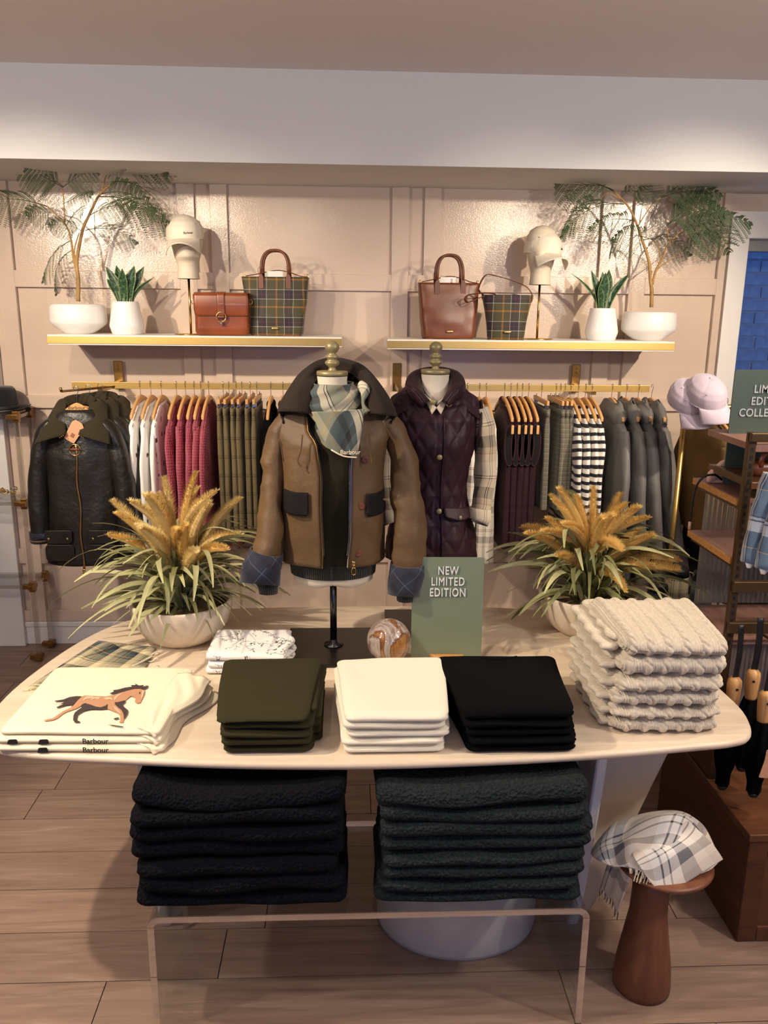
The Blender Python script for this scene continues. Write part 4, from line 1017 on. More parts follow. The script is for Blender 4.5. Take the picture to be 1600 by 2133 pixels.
def openx(z, s):
    # x of the open front edges, from hem to neck
    T_ = [(zhem, -.030, .046), (zhem+.12, -.032, .052), (zhem+.26, -.036, .058), (zhem+.36, -.046, .062), (zsh-.03, -.068, .072), (zsh+.04, -.074, .074), (zsh+.075, -.07, .07)]
    a, b = table(T_, z); return a if s < 0 else b
def jk(s, u, v):
    """front panel + half back on side s, u 0 at front edge ..1 at centre back"""
    z = zhem+(zsh+.07-zhem)*v; a, b, dy = table(RJ, z); x0 = openx(z, s); q = max(-1, min(1, abs(x0)/a)); th0 = math.asin(q**(1/.9))
    th = th0+(PI-th0)*u; x = s*sp(sin(th), .9)*a; y = -sp(cos(th), .85)*b+dy
    k = .014*(1-v*.4); y += .010*(.3-abs(nz(x*13+z*7, z*6-x*4, 21+s))); y += k*nz(x*9, z*5, 3+s)+.4*k*nz(x*20, z*9, 8); x += k*.7*nz(y*9, z*6, 5+s)
    if u < .03: y -= .004
    return Vector((x, y, z))
for s in (-1, 1):
    pn = mk('front_panel', grid(lambda u, v: jk(s, u, v), 40, 44, uvs=lambda u, v: (u*.4, v*.5)), M_jacket, JK, solid=.004)
    # placket / zip tape along the edge
    ed = [jk(s, 0, i/40)+Vector((-s*.002, -.002, 0)) for i in range(38)]
    mk('zip', tube(ed, (.0024, .0042), 6, ref=(1, 0, 0)), M_chrome if s > 0 else M_brass, pn)
    fa = [jk(s, .012, i/40)+Vector((-s*.004, .006, 0)) for i in range(3, 38)]
    mk('facing', tube(fa, (.008, .002), 6, ref=(1, 0, 0)), M_navyline, pn)
# pocket flaps
def on_panel(s, x, z):
    lo, hi = 0, .6
    for _ in range(30):
        m = (lo+hi)/2
        if abs(jk(s, m, (z-zhem)/(zsh+.07-zhem)).x) < abs(x): lo = m
        else: hi = m
    return jk(s, lo, (z-zhem)/(zsh+.07-zhem))
def flap(s, x0, x1, zt, zb, lab):
    def fn(u, v):
        x = x0+(x1-x0)*u; z = zt+(zb-zt)*v
        p = on_panel(s, x, z); r = max(0, abs(u-.5)*2-.9)/.1*max(0, v-.85)/.15
        return (p.x, p.y-.009-.004*sin(PI*u)-.003*v, z+.012*r)
    return mk('pocket_flap', grid(fn, 12, 10), M_flap, JK, solid=.005, label=lab)
a, b = q1(590, 1024, -.11), q1(643, 1072, -.11); flap(-1, a.x, b.x, a.z, b.z, 'dark cord pocket flap')
a, b = q1(764, 1029, -.11), q1(812, 1076, -.11); f2 = flap(1, a.x, b.x, a.z, b.z, 'dark cord pocket flap with small woven name')
p = on_panel(1, b.x-.018, (a.z+b.z)/2); mk('woven_word', upright(text('Barbour', .0125, .0003), (b.x-.020, p.y-.0185, (a.z+b.z)/2+.004)), M_kraft, f2, False)
for px, py in ((760, 960), (753, 1056), (747, 1153)):
    c = q1(px, py, -.12); pp = on_panel(1, c.x, c.z)
    mk('toggle_button', xf(lathe([(0, 0), (.0095, 0), (.0105, .002), (.008, .0035), (.004, .002), (0, .002)], 18), (c.x, pp.y-.004, c.z), (PI/2, 0, 0)), M_strap, JK)
c = q1(737, 1180, -.13); mk('zip_pull', merge(xf(rbox(.009, .006, .016, .0025, 5, 4, 4), (c.x, c.y, c.z)), tube([(c.x+.0065*cos(x), c.y-.002, c.z-.014+.011*sin(x)) for x in [2*PI*i/18 for i in range(18)]], .0013, 6, closed=True)), M_brass2, JK)
for s, pts in ((-1, [(630, 905), (627, 935), (620, 960), (628, 972)]), (1, [(770, 905), (772, 940), (775, 965)])):
    P = [q1(x, y, -.128) for x, y in pts]; mk('drawcord', tube(spline(P, 14), .0022, 6), M_jacket, JK)
# sleeves
def jsleeve(s, pts, rad, seed):
    P = spline(pts, 34); m = tube(P, [lerpl(rad, i/34) for i in range(35)], 28, ref=(1, 0, 0)); V = []
    for v in m[0]:
        f = .008; w2 = .011*(.35-abs(nz(v[0]*9, v[2]*22+v[0]*16+v[1]*10, seed+9))); V.append(Vector((v[0]+f*nz(v[1]*14, v[2]*16, seed)+w2, v[1]+f*nz(v[0]*14, v[2]*14, seed+4)+w2, v[2])))
    return (V, m[1], m[2]), P
sl, P = jsleeve(-1, [q1(600, 873), q1(581, 905, -.005), q1(570, 960, -.02), q1(566, 1030, -.04), q1(560, 1100, -.07), q1(556, 1162, -.09)], [(.024, .05), (.036, .056), (.036, .055), (.034, .052), (.039, .052), (.043, .05)], 4)
so = mk('sleeve', sl, M_jacket, JK)
e = q1(545, 1180, -.095); e2 = q1(541, 1216, -.11)
mk('turned_cuff', tube([P[-1]+Vector((0, 0, .02)), (P[-1]+e)/2, e, e2], [(.047, .055), (.052, .058), (.055, .06), (.057, .061)], 26, False, ref=(1, 0, -.25)), M_navyline, so, solid=.004)
mk('knit_wrist', tube([q1(553, 1205, -.1), q1(559, 1222, -.105), q1(559, 1236, -.108)], [(.032, .035), (.029, .032), (.027, .03)], 24, ref=(1, 0, 0)), M_rib, SW)
sl, P = jsleeve(1, [q1(800, 868), q1(824, 905), q1(838, 960, -.01), q1(848, 1040, -.03), q1(852, 1110, -.05), q1(850, 1185, -.06)], [(.024, .05), (.036, .056), (.041, .056), (.046, .056), (.05, .056), (.048, .052)], 11)
so = mk('sleeve', sl, M_jacket, JK)
mk('turned_cuff', tube([P[-1]+Vector((0, 0, .02)), P[-1]+Vector((0, 0, -.01)), q1(843, 1220, -.07), q1(842, 1238, -.075)], [(.051, .056), (.054, .058), (.050, .056), (.048, .054)], 26, False, ref=(1, 0, .2)), M_navyline, so, solid=.004)
mk('knit_wrist', tube([q1(846, 1225, -.07), q1(846, 1250, -.072)], [(.03, .033), (.028, .03)], 24, ref=(1, 0, 0)), M_rib, SW)
# storm yoke seams on the shoulders
for s in (-1, 1):
    mk('shoulder_seam', tube([jk(s, .30, v)+Vector((s*.002, -.003, 0)) for v in [.62+.3*i/14 for i in range(15)]], .0018, 5), M_jacket, JK)
# big cord collar
inn = [q1(642, 862, -.10), q1(646, 835, -.085), q1(650, 808, -.055), q1(660, 790, .01), q1(680, 778, .055), q1(704, 774, .066), q1(730, 778, .055), q1(750, 792, .01), q1(762, 812, -.055), q1(768, 838, -.085), q1(768, 862, -.10)]
out = [q1(580, 857, -.07), q1(590, 832, -.055), q1(607, 803, -.03), q1(630, 775, .02), q1(662, 753, .075), q1(705, 747, .095), q1(748, 758, .075), q1(778, 785, .02), q1(802, 818, -.03), q1(818, 846, -.055), q1(826, 868, -.07)]
I, O = spline(inn, 44), spline(out, 44)
def colf(u, v):
    i = min(int(u*44+.5), 44); p = I[i].lerp(O[i], v); b = sin(PI*v); side = abs(u-.5)*2
    p.y -= .030*b*side; p.z += .006*b; return p+Vector((0, .004*nz(u*9, v*5, 1), .004*nz(u*8, v*4, 5)))
mk('collar', grid(colf, 44, 14, uvs=lambda u, v: (v*.11, u*.5)), M_cord, JK, solid=.008)
def stand(u, v):
    i = min(int(u*44+.5), 44); p = O[i].copy(); lo = Vector((p.x*.93, p.y+.012, max(p.z-.075, zsh-.01)))
    q = p.lerp(lo, v); q.y += .02*sin(PI*v); return q
mk('collar_fall', grid(stand, 44, 8, uvs=lambda u, v: (v*.07, u*.5)), M_cord, JK, solid=.006)
# neck scarf
SF = thing('neck_scarf', 'grey cream and black tartan scarf knotted round the jacket collar', 'scarf', F1)
def scf(u, v):
    th = (u-.5)*2*PI*.98; k = v
    zt = q1(700, 797).z; front = cos(th)**1 if abs(th) < PI/2 else 0
    zb = q1(700, 850).z-(.105*max(0, math.cos(th*.62-.12))**3.0 if abs(th) < 2.2 else 0)+(.02 if abs(th) > 2 else 0)
    rx, ry = .058+.028*sin(PI*min(1, k*1.25))*(1), .056+.03*sin(PI*min(1, k*1.2))
    f = .005*sin(k*26+sin(th*1.3)*3.0)*(1-k*.5)
    z = zt+(zb-zt)*k**1.05; 
    fr = max(0, cos(th)); yy = -(ry+f)*cos(th)-fr*(.030+.028*k)
    return Vector(((rx+f)*sin(th)*(1-.28*k*fr*0), yy, z+.012*k*sin(th*2)))
mk('wrap', grid(scf, 72, 40, uvs=lambda u, v: (u*.62, v*.2)), M_scarf, SF, solid=.003)
tip = [(649, 858, -.135), (668, 905, -.140), (690, 938, -.139), (715, 950, -.138), (743, 952, -.136), (748, 925, -.14), (756, 880, -.136), (760, 852, -.125)]
TP = [q1(*p) for p in tip]; L1, L2r = spline(TP[:4], 24), spline(TP[4:][::-1], 24)
mk('point', grid(lambda u, v: L1[int(v*24+.5)].lerp(L2r[int(v*24+.5)], u)+Vector((0, -.012*sin(PI*u)*(1-v*.6)+.004*sin(u*9+v*5), .006*sin(PI*u)*v)), 24, 24, uvs=lambda u, v: (.2+u*.2, .18+v*.14)), M_scarf, SF, solid=.003)
mk('hem', tube(spline([q1(690, 937, -.146), q1(715, 950, -.147), q1(743, 953, -.145)], 10), .0022, 5), M_cream, SF)
mk('knot', tube(spline([q1(752, 800, -.05), q1(760, 815, -.075), q1(756, 840, -.09), q1(764, 860, -.1)], 14), [(.010+.006*sin(i*.5), .012) for i in range(15)], 10), M_scarf, SF)
mk('printed_word', upright(text('Barbour', .017, .0003), q1(730, 946, -.1515)), M_cream, SF, False)

# --- clothes of the second form (local frame of F2)
VS = thing('quilted_vest', 'burgundy quilted vest with brass snaps worn by the rear dress form', 'vest', F2)
zv0 = q2(960, 1175, -.1).z; zvs = q2(1000, 832).z
RV = [(zv0, .150, .122, 0), (zv0+.06, .146, .118, 0), (zv0+.20, .112, .098, 0), (zv0+.25, .108, .096, 0), (zv0+.38, .128, .114, -.006), (zvs-.06, .136, .102, 0), (zvs-.02, .140, .086, .004), (zvs+.004, .136, .076, .006), (zvs+.03, .10, .068, .008), (zvs+.052, .068, .064, .006)]
H_ = zvs+.052-zv0
def vq(u, v, amp=.0062):
    z = zv0+H_*v; a, b, dy = table(RV, z); th = 2*PI*u
    un, vn = (u if u < .5 else 1-u)*.78, z; per = .058
    d1 = abs(sin(PI*(un+vn*.62)/per)); d2 = abs(sin(PI*(un-vn*.62)/per)); q = amp*(min(d1, d2)**.55-.5)
    for sm in (.0, .115, .2): q = min(q, amp*(min(1, abs(un-sm)/.006)-.5)) if abs(un-sm) < .006 else q
    n = Vector((sin(th)/a, -cos(th)/b, 0)).normalized()
    # V-neck opening at the front top
    p = Vector((sp(sin(th), .95)*a, -sp(cos(th), .9)*b+dy, z))+n*q
    fr = max(0, cos(th))**6; p.z -= .055*fr*max(0, (v-.86)/.14)
    p.y += .003*nz(p.x*10, z*12, 1); return p
mk('body', grid(vq, 160, 150, True, uvs=lambda u, v: (u*.8, v*.6)), M_quilt, VS)
for s in (-1, 1):
    I2 = [q2(907+s*14, 836, -.085), q2(907+s*25, 818, -.07), q2(907+s*31, 795, -.02), q2(907+s*30, 782, .02), q2(907+s*16, 774, .052), q2(907, 772, .058)]
    O2 = [q2(907+s*22, 842, -.10), q2(907+s*44, 812, -.10), q2(907+s*60, 800, -.05), q2(907+s*50, 778, .02), q2(907+s*24, 768, .066), q2(907, 766, .072)]
    lo = [q2(907+s*24, 846, -.095), q2(907+s*40, 836, -.085), q2(907+s*52, 826, -.03), q2(907+s*48, 812, .02), q2(907+s*24, 806, .056), q2(907, 804, .062)]
    a1, a2, a3 = spline(I2, 20), spline(O2, 20), spline(lo, 20)
    mk('collar', merge(grid(lambda u, v: a1[int(u*20+.5)].lerp(a2[int(u*20+.5)], v)+Vector((0, 0, .004*sin(PI*v))), 20, 5), grid(lambda u, v: a2[int(u*20+.5)].lerp(a3[int(u*20+.5)], v)+Vector((s*.006*sin(PI*v), -.004*sin(PI*v), 0)), 20, 6)), M_quilt, VS, solid=.007)
    ah = [vq(.25*s % 1, 0)]  # armhole binding
    pts = [q2(907+s*95, 834, .01), q2(907+s*97, 850, -.035), q2(907+s*93, 890, -.055), q2(907+s*86, 925, -.045), q2(907+s*84, 940, 0), q2(907+s*86, 925, .04), q2(907+s*93, 880, .05), q2(907+s*97, 850, .04)]
    mk('armhole_binding', tube(smooth_loop([tuple(p) for p in pts], 36), .0042, 6, closed=True), M_quilt, VS)
    mk('shoulder_panel', grid(lambda u, v: Vector((s*(.095+.046*v), .006-.075*cos(PI*u)*(1-.25*v), zvs+.028-.034*v-.055*abs(cos(PI*u))**2)), 14, 6), M_quilt, VS, solid=.006)
for px, py in ((914, 950), (914, 1064), (903, 838), (936, 842)):
    c = q2(px, py, -.1); v = (c.z-zv0)/H_; u = math.asin(max(-1, min(1, c.x/.13)))/(2*PI); pp = vq(u % 1, min(v, .84), 0)
    mk('snap', xf(lathe([(0, 0), (.0085, 0), (.009, .002), (.006, .0045), (0, .005)], 18), (c.x, pp.y-.006, c.z), (PI/2, 0, 0)), M_cap, VS)
pl = [vq(.022, .84*i/30, 0)+Vector((0, -.004, 0)) for i in range(31)]
mk('placket', tube(pl, (.0025, .0035), 6, ref=(1, 0, 0)), M_quilt, VS)
zf0, zf1 = q2(950, 1060, -.12).z, q2(950, 1084, -.12).z
def pf(u, v):
    uu = .03+.15*u; z = zf0-.012*u+(zf1-zf0)*v*(1-.55*abs(u-.4)**1.5*2); p = vq(uu, (z-zv0)/H_, 0); n = Vector((p.x, p.y, 0)).normalized(); return p+n*(.006+.012*v)
pk = mk('pocket_flap', grid(pf, 16, 8), M_quilt, VS, solid=.007)
c = pf(.42, .72); mk('flap_snap', xf(lathe([(0, 0), (.007, 0), (.006, .003), (0, .004)], 14), (c.x, c.y-.006, c.z), (PI/2, 0, .3)), M_cap, pk)
SH = thing('plaid_shirt', 'cream and brown plaid shirt with rolled sleeves under the burgundy vest', 'shirt', F2)
cl = []
for s in (-1, 1):
    mk('collar_point', grid(lambda u, v: q2(909, 846, -.092).lerp(q2(909+s*32, 806, -.03), u)+Vector((s*.014*v*(1-u), -.006-.004*v, -.004-.02*v*(1-u*.7))), 8, 5, uvs=lambda u, v: (u*.06, v*.03)), M_plaidsh, SH, solid=.002)
mk('collar_stand', tube(spline([q2(905, 842, -.085), q2(880, 822, -.06), q2(868, 805, 0), q2(885, 792, .045), q2(907, 788, .055), q2(930, 792, .045), q2(946, 805, 0), q2(935, 822, -.06), q2(910, 842, -.085)], 40), (.003, .011), 6, ref=None), M_plaidsh, SH)
for s in (-1, 1):
    pts = [(907+s*92, 850, 0), (907+s*100, 890, -.005), (907+s*104, 940, -.01), (907+s*102, 1000, -.02), (907+s*96, 1050, -.04), (907+s*90, 1078, -.055)]
    P = spline([q2(*p) for p in pts], 30); m = tube(P, [lerpl([(.024, .045), (.036, .052), (.034, .05), (.034, .046), (.03, .042), (.03, .04)], i/30) for i in range(31)], 24, ref=(1, 0, 0))
    V = [Vector((v[0]+.006*nz(v[1]*14, v[2]*18, s), v[1]+.006*nz(v[0]*14, v[2]*14, 4), v[2])) for v in m[0]]
    so = mk('sleeve', (V, m[1], m[2]), M_plaidsh, SH)
    mk('rolled_cuff', tube([P[-1]+Vector((s*.004, .004, .03)), P[-1], P[-1]+Vector((-s*.006, -.004, -.014))], [(.034, .043), (.037, .046), (.036, .045)], 22, False, ref=(1, 0, -.4*s)), M_plaidsh, so, solid=.003)
mk('shirt_tail', ringgrid([(zv0-.06, .13, .085, .03), (zv0+.05, .125, .09, .02)], zv0-.05, zv0+.05, 40, 8, lambda p, th, z: p+Vector((.006*sin(th*7), .006*sin(th*5), .03*max(0, -cos(th)))), 1.0), M_plaidsh, SH)
# ------------------------------------------------------------------ folded stacks on the table
def foldnoise(seed, amp, h, side=.01, dip=0, w=.25, taper=0, lump=0):
    def d(p, n):
        g = Vector((nz(p.x*9+seed, p.y*7, seed)*amp*.5, nz(p.x*7, p.y*5, seed+3)*amp*.5, 0))
        z = amp*.9*nz(p.x*6, p.y*6, seed+7)*(1 if p.z > h*.5 else .6)
        if n.y > -.5 and abs(n.x) > .3: g.x -= math.copysign(side*math.exp(-((p.z-h*.5)/(h*.16))**2), n.x)
        if dip and p.z > h*.4: z -= dip*cos(min(1, abs(p.x)/w*2)*PI/2)
        g.x += p.x*taper*p.y*3
        if lump and p.z > h*.45: z += lump*(sin(p.y*14+seed)*.5+.6*nz(p.x*9, p.y*8, seed+2))
        return g+Vector((0, 0, z))
    return d
def stack(name, labs, grp, cat, x0, x1, yf, depth, n, hs, mat, seed, z0=TZ, skew=.0, back=.0, jit=.006, w_at=None, cable=False, nx=30, ny=26, nzz=8, amp=.004, r=.02, dips=None, rz=0, wv=.014, lx=0, tap=0, lump=0):
    z = z0+.0005; NY = ny; rnd = random.Random(seed); out = []
    for i in range(n):
        h = hs[i] if isinstance(hs, list) else hs; w = x1-x0; cx = (x0+x1)/2+rnd.uniform(-jit, jit)+skew*i; cy = yf+depth/2+rnd.uniform(-jit, jit)*.6+back*i
        wi = w*(1+rnd.uniform(-wv, wv)); di = depth*(1+rnd.uniform(-.02, .02)); sd = seed*7+i*3.1
        dp = foldnoise(sd, amp, h, .012, (dips or {}).get(i, 0), w, tap, lump if i == n-1 else lump*.3)
        if cable:
            def dp(p, nn, sd=sd, h=h):
                u = p.x+sd*.013; v = p.y+p.z*(1 if p.y < 0 else 0)+.003*nz(p.x*8, p.y*6, sd); per = .047
                c = (u/per) % 1; k = int(u//per); ph = v/.068*2*PI+k*1.3
                env = max(0, 1-((c-.5)/.235)**2)**.5; fr_ = (v/.032+(c-.5)*1.7+k*.37) % 1; gd = min(fr_, 1-fr_)
                hgt = env*(1-.78*math.exp(-(gd/.13)**2))
                cc = (c+.5) % 1; rib = abs(sin(PI*(cc-.21)/.145)) if .21 < cc < .79 else 0
                q = .0086*hgt+.003*rib; base = foldnoise(sd, .010, h, .006, 0, .3, .1, .006)(p, nn)
                return base+nn*(q-.005)
        m = rbox(wi, di, h*1.03, r, nx, (NY if (not cable or i == n-1) else 54), nzz, None, dp)
        t = mk(name, m, mat, None, loc=(cx, cy, z), rot=(0, 0, rz+rnd.uniform(-.015, .015)))
        tag(t, labs(i, n), cat, grp); out.append(t); z += h*.985
    return out
POS = lambda what, tail: (lambda i, n: f"{what}, {'topmost' if i == n-1 else 'bottom one' if i == 0 else ORD[n-1-i]+' from the top'} of the {tail}")
def sweaterdress(o, w, d, h, mat, nk=True):
    """neckline and folded sleeve edges on the back and side of a folded knit"""
    mk('folded_sleeve', rbox(.03, d*.8, h*.55, .012, 6, 14, 4, None, foldnoise(3, .004, h, 0)), mat, o, loc=(w/2-.012, .02, h*.12))
    if nk: mk('neckband', tube(spline([(-.055, d/2-.012, h*.82), (-.03, d/2-.028, h*1.0), (.02, d/2-.03, h*1.02), (.06, d/2-.012, h*.9)], 16), (.004, .006), 6), mat, o)
ol = stack('folded_sweater', POS('folded dark olive fine knit sweater', 'olive stack'), 'olive sweaters stacked on the table', 'sweater', -.322, -.072, 1.748, .335, 5, [.0215, .0205, .0205, .021, .024], M_olivek, 2, amp=.006, r=.028, tap=.22, lump=.006)
cr = stack('folded_sweater', POS('folded cream fine knit sweater', 'cream stack'), 'cream sweaters stacked on the table', 'sweater', -.026, .252, 1.746, .335, 5, [.021, .020, .0205, .0205, .025], M_creamk, 3, amp=.006, r=.028, tap=.2, lump=.006)
bk_ = stack('folded_sweater', POS('folded black fine knit sweater', 'black stack'), 'black sweaters stacked on the table', 'sweater', .262, .566, 1.744, .345, 5, [.0215, .021, .021, .0215, .026], M_blackk, 5, amp=.006, r=.028, skew=-.003, tap=.22, lump=.006)
for s_, mt in ((ol, M_olivek), (cr, M_creamk), (bk_, M_blackk)):
    for i, o in enumerate(s_): sweaterdress(o, .25, .33, .021, mt, i == 4)
cb = stack('cable_sweater', POS('oatmeal cable knit sweater', 'oatmeal stack'), 'oatmeal cable knit sweaters stacked on the table', 'sweater', .648, .94, 1.815, .32, 6, [.037, .038, .039, .045, .049, .052], M_cable, 6, cable=True, nx=190, ny=130, nzz=18, r=.045, jit=.007, skew=.002, wv=.03)
for i, o in enumerate(cb):
    h = .045
    mk('tucked_sleeve', rbox(.05, .30, h*.42, .016, 12, 40, 8, None, lambda p, n: Vector((.004*sin(p.y*90), 0, .003*nz(p.x*30, p.y*30, i)))), M_cable, o, loc=(-.135-.004*i, .035, .002))
    mk('tucked_sleeve', rbox(.045, .28, h*.38, .015, 12, 40, 8, None, lambda p, n: Vector((.004*sin(p.y*90+1), 0, .003*nz(p.x*30, p.y*30, i+9)))), M_cable, o, loc=(-.128, .04, .021))
# horse-print tees (facing the room, lying askew at the left end)
tees = []
tz = TZ+.0005
def tpx(px, py, z=TZ): return onZ(px, py, z)
A, B, C, D = tpx(18, 1530, .76), tpx(352, 1532, .76), tpx(392, 1398, .76), tpx(95, 1396, .76)
ctr = (A+B+C+D)/4; ux = ((B-A)+(C-D)).normalized(); ang = math.atan2(ux.y, ux.x)
wT = ((B-A).length+(C-D).length)/2; dT = ((D-A).length+(C-B).length)/2
for i in range(3):
    h = [.019, .018, .016][i]; w_, d_ = wT*[1.05, 1.03, 1.0][i], dT*[1.02, 1.01, 1][i]
    m = rbox(w_, d_, h, .018, 34, 26, 6, None, foldnoise(40+i, .0045 if i == 2 else .002, h, .004))
    sh = [(-.0, -.012), (-.004, -.006), (0, 0)][i]
    o = mk('horse_tee', m, M_cream, None, loc=(ctr.x+sh[0], ctr.y+sh[1], tz), rot=(0, 0, ang+[.0, .012, 0][i]))
    tag(o, ['cream folded tee with dark lettering on its hem, bottom of the tee stack', 'cream folded tee with dark lettering on its hem, middle of the tee stack', 'cream folded tee with running brown horse print on top'][i], 't-shirt', 'cream horse tees'); tees.append(o)
    # bunched sleeves and shoulder on the right
    def bunch(u, v, i=i, w_=w_, h=h):
        x = w_/2-.035+(.045+.06*v+.012*sin(v*9+i))*u-.035*(1-v); y = -d_*.46+.30*v; rp = .5+.5*sin((u*1.3+v*2.2)*9+i*2)
        return (x, y-.02*u, h*(.92-.55*u**3)+.007*rp*(sin(PI*min(1, u*1.1))**.7)*(.4+.6*v)-(.9*h*max(0, u-.85)/.15*.35))
    mk('sleeve_fold', grid(bunch, 26, 34), M_cream, o, solid=.006)
    if i < 2:
        tx = mk('printed_word', upright(text('Barbour', .0185, .0002, bold=.0003), (.042, -d_/2-.0035, h*.30)), M_ink, o, False)
        for bx in ((-.085,), (-.082, -.155))[i]: mk('print_mark', ribbon(rounded([(bx-.012, h*.1), (bx+.014, h*.15), (bx+.012, h*.85), (bx-.008, h*.8)], .003, 2), .0012, 'xz', -d_/2-.0012), M_ink, o, False)
    tz += h*.98
# running horse print, traced as flat shapes on the top tee
top = tees[2]; hT = .016
def hz(px, py):
    # crop px (zoomed 4x from 60,1340) -> tee local
    p = onZ(60+px/4., 1340+py/4., tz); v = p-Vector(top.location); c, s = cos(-ang), sin(-ang); return (v.x*c-v.y*s, v.x*s+v.y*c)
def decal(name, pts, mat, lift=0, par=top):
    P = [hz(*p) for p in pts]
    tri = geometry.tessellate_polygon([[Vector((x, y, 0)) for x, y in P]])
    # keep the print just above the softly waved cloth
    V = [(x, y, hT*1.0+.0030+lift+.0045*.9*nz(x*6, y*6, 42+7)) for x, y in P]
    F = []
    for a_, b_, c_ in tri:
        v1, v2, v3 = Vector(V[a_]), Vector(V[b_]), Vector(V[c_]); F.append((a_, b_, c_) if (v2-v1).cross(v3-v1).z > 0 else (a_, c_, b_))
    return mk(name, (V, F, None), mat, par, False)
M_h1 = pm('horse_tan', (186, 138, 104), .85); M_h2 = pm('horse_dark', (66, 52, 50), .85); M_h3 = pm('horse_pale', (216, 178, 148), .85)
hp = decal('horse_print', [(430, 462), (470, 448), (560, 450), (640, 452), (700, 440), (760, 420), (820, 400), (870, 388), (920, 388), (955, 385), (968, 400), (965, 430), (940, 480), (928, 502), (900, 506), (884, 495), (890, 470), (872, 452), (850, 445), (815, 475), (790, 495), (740, 500), (718, 500), (720, 525), (745, 545), (780, 572), (800, 600), (795, 630), (785, 670), (752, 668), (765, 650), (760, 610), (740, 590), (690, 572), (655, 560), (600, 566), (560, 560), (510, 545), (480, 520), (440, 535), (400, 560), (340, 580), (290, 600), (240, 640), (200, 655), (150, 662), (120, 660), (150, 648), (200, 640), (260, 600), (310, 570), (360, 550), (390, 515), (410, 480)], M_h1)
decal('horse_shade', [(440, 530), (470, 515), (520, 530), (560, 545), (600, 550), (640, 535), (660, 520), (655, 562), (600, 570), (545, 568), (505, 572), (470, 580), (430, 600), (410, 615), (404, 640), (405, 660), (430, 665), (425, 674), (385, 674), (370, 655), (374, 620), (385, 595), (410, 575), (440, 555)], M_h2, .0006)
decal('horse_tail', [(445, 458), (400, 456), (340, 465), (290, 485), (215, 495), (225, 502), (290, 500), (330, 492), (270, 520), (230, 522), (290, 525), (232, 550), (240, 558), (300, 540), (350, 530), (345, 545), (385, 518), (410, 490), (430, 470)], M_h2, .0006)
decal('horse_mane', [(668, 430), (710, 410), (700, 400), (750, 392), (800, 378), (860, 370), (850, 358), (890, 358), (885, 346), (920, 362), (960, 358), (950, 372), (1000, 362), (985, 385), (955, 398), (930, 388), (880, 388), (820, 402), (760, 420), (720, 430)], M_h2, .0006)
decal('horse_far_leg', [(715, 515), (750, 500), (800, 485), (810, 495), (780, 525), (800, 545), (830, 570), (822, 600), (795, 645), (790, 600), (775, 570), (745, 545)], M_h2, .0007)
decal('horse_hoof', [(704, 640), (745, 628), (755, 636), (720, 648)], M_h2, .0006)
for pl_ in ([(455, 485), (480, 458), (540, 455), (520, 475), (480, 480), (455, 500)], [(530, 462), (600, 460), (580, 485), (550, 475), (515, 495)], [(620, 470), (650, 460), (690, 462), (700, 490), (680, 480), (650, 485)], [(705, 470), (735, 440), (790, 420), (740, 455), (715, 490)], [(945, 400), (965, 405), (950, 450), (935, 480), (940, 440)], [(700, 530), (740, 560), (770, 600), (755, 595), (720, 565)]):
    decal('horse_highlight', pl_, M_h3, .0008)
decal('horse_eye', [(918, 418), (930, 416), (930, 430), (920, 430)], M_h2, .0012)
decal('print_signature', [(655, 687), (700, 690), (790, 703), (785, 709), (730, 702), (700, 697)], M_ink, .0004)

# tartan scarf folded beside the tees
SCF = [(55, 1430), (130, 1380), (200, 1345), (250, 1334), (322, 1352), (318, 1378), (280, 1392), (180, 1397), (100, 1402)]
zc = TZ+.004
def quad_cloth(corners, nu, nv, h, seed, z):
    a, b, c, d = [onZ(x, y, z) for x, y in corners]
    def fn(u, v): p = a.lerp(b, u).lerp(d.lerp(c, u), v); return (p.x, p.y, p.z+h*(.6+.4*nz(u*4, v*3, seed))*min(1, 8*min(u, 1-u, v*1.5, (1-v)*1.5)))
    return grid(fn, nu, nv, uvs=lambda u, v: (u*.34, v*.22))
t = thing('tartan_scarf', 'folded green and cream tartan scarf with fringe lying behind the horse tees', 'scarf', tpx(200, 1380))
def rel(m, t): return xf(m, -Vector(t.location))
m = quad_cloth([(48, 1440), (300, 1400), (325, 1350), (205, 1336)], 28, 14, .010, 3, TZ+.002); mk('top_layer', rel(m, t), tartan('table_tartan', [(0, (214, 200, 160)), (.12, (16, 16, 18)), (.14, (214, 200, 160)), (.18, (16, 16, 18)), (.2, (140, 134, 106)), (.42, (52, 74, 74)), (.52, (226, 160, 40)), (.54, (52, 74, 74)), (.74, (14, 16, 20)), (.88, (214, 200, 160))], None, .12, rot=.3), t, solid=.006)
for k in range(3):
    q = tpx(316, 1392-14*k, TZ+.004); mk('fringe', rel(tube([q+Vector((-.03, .0, 0)), q, q+Vector((.012, .006, .008)), q+Vector((.02, .012, 0))], .0022, 5), t), M_cream, t)
mk('hem_band', rel(tube(spline([tpx(225, 1402, TZ+.006), tpx(275, 1388, TZ+.008), tpx(318, 1366, TZ+.012)], 12), (.005, .002), 6), t), M_cream, t)
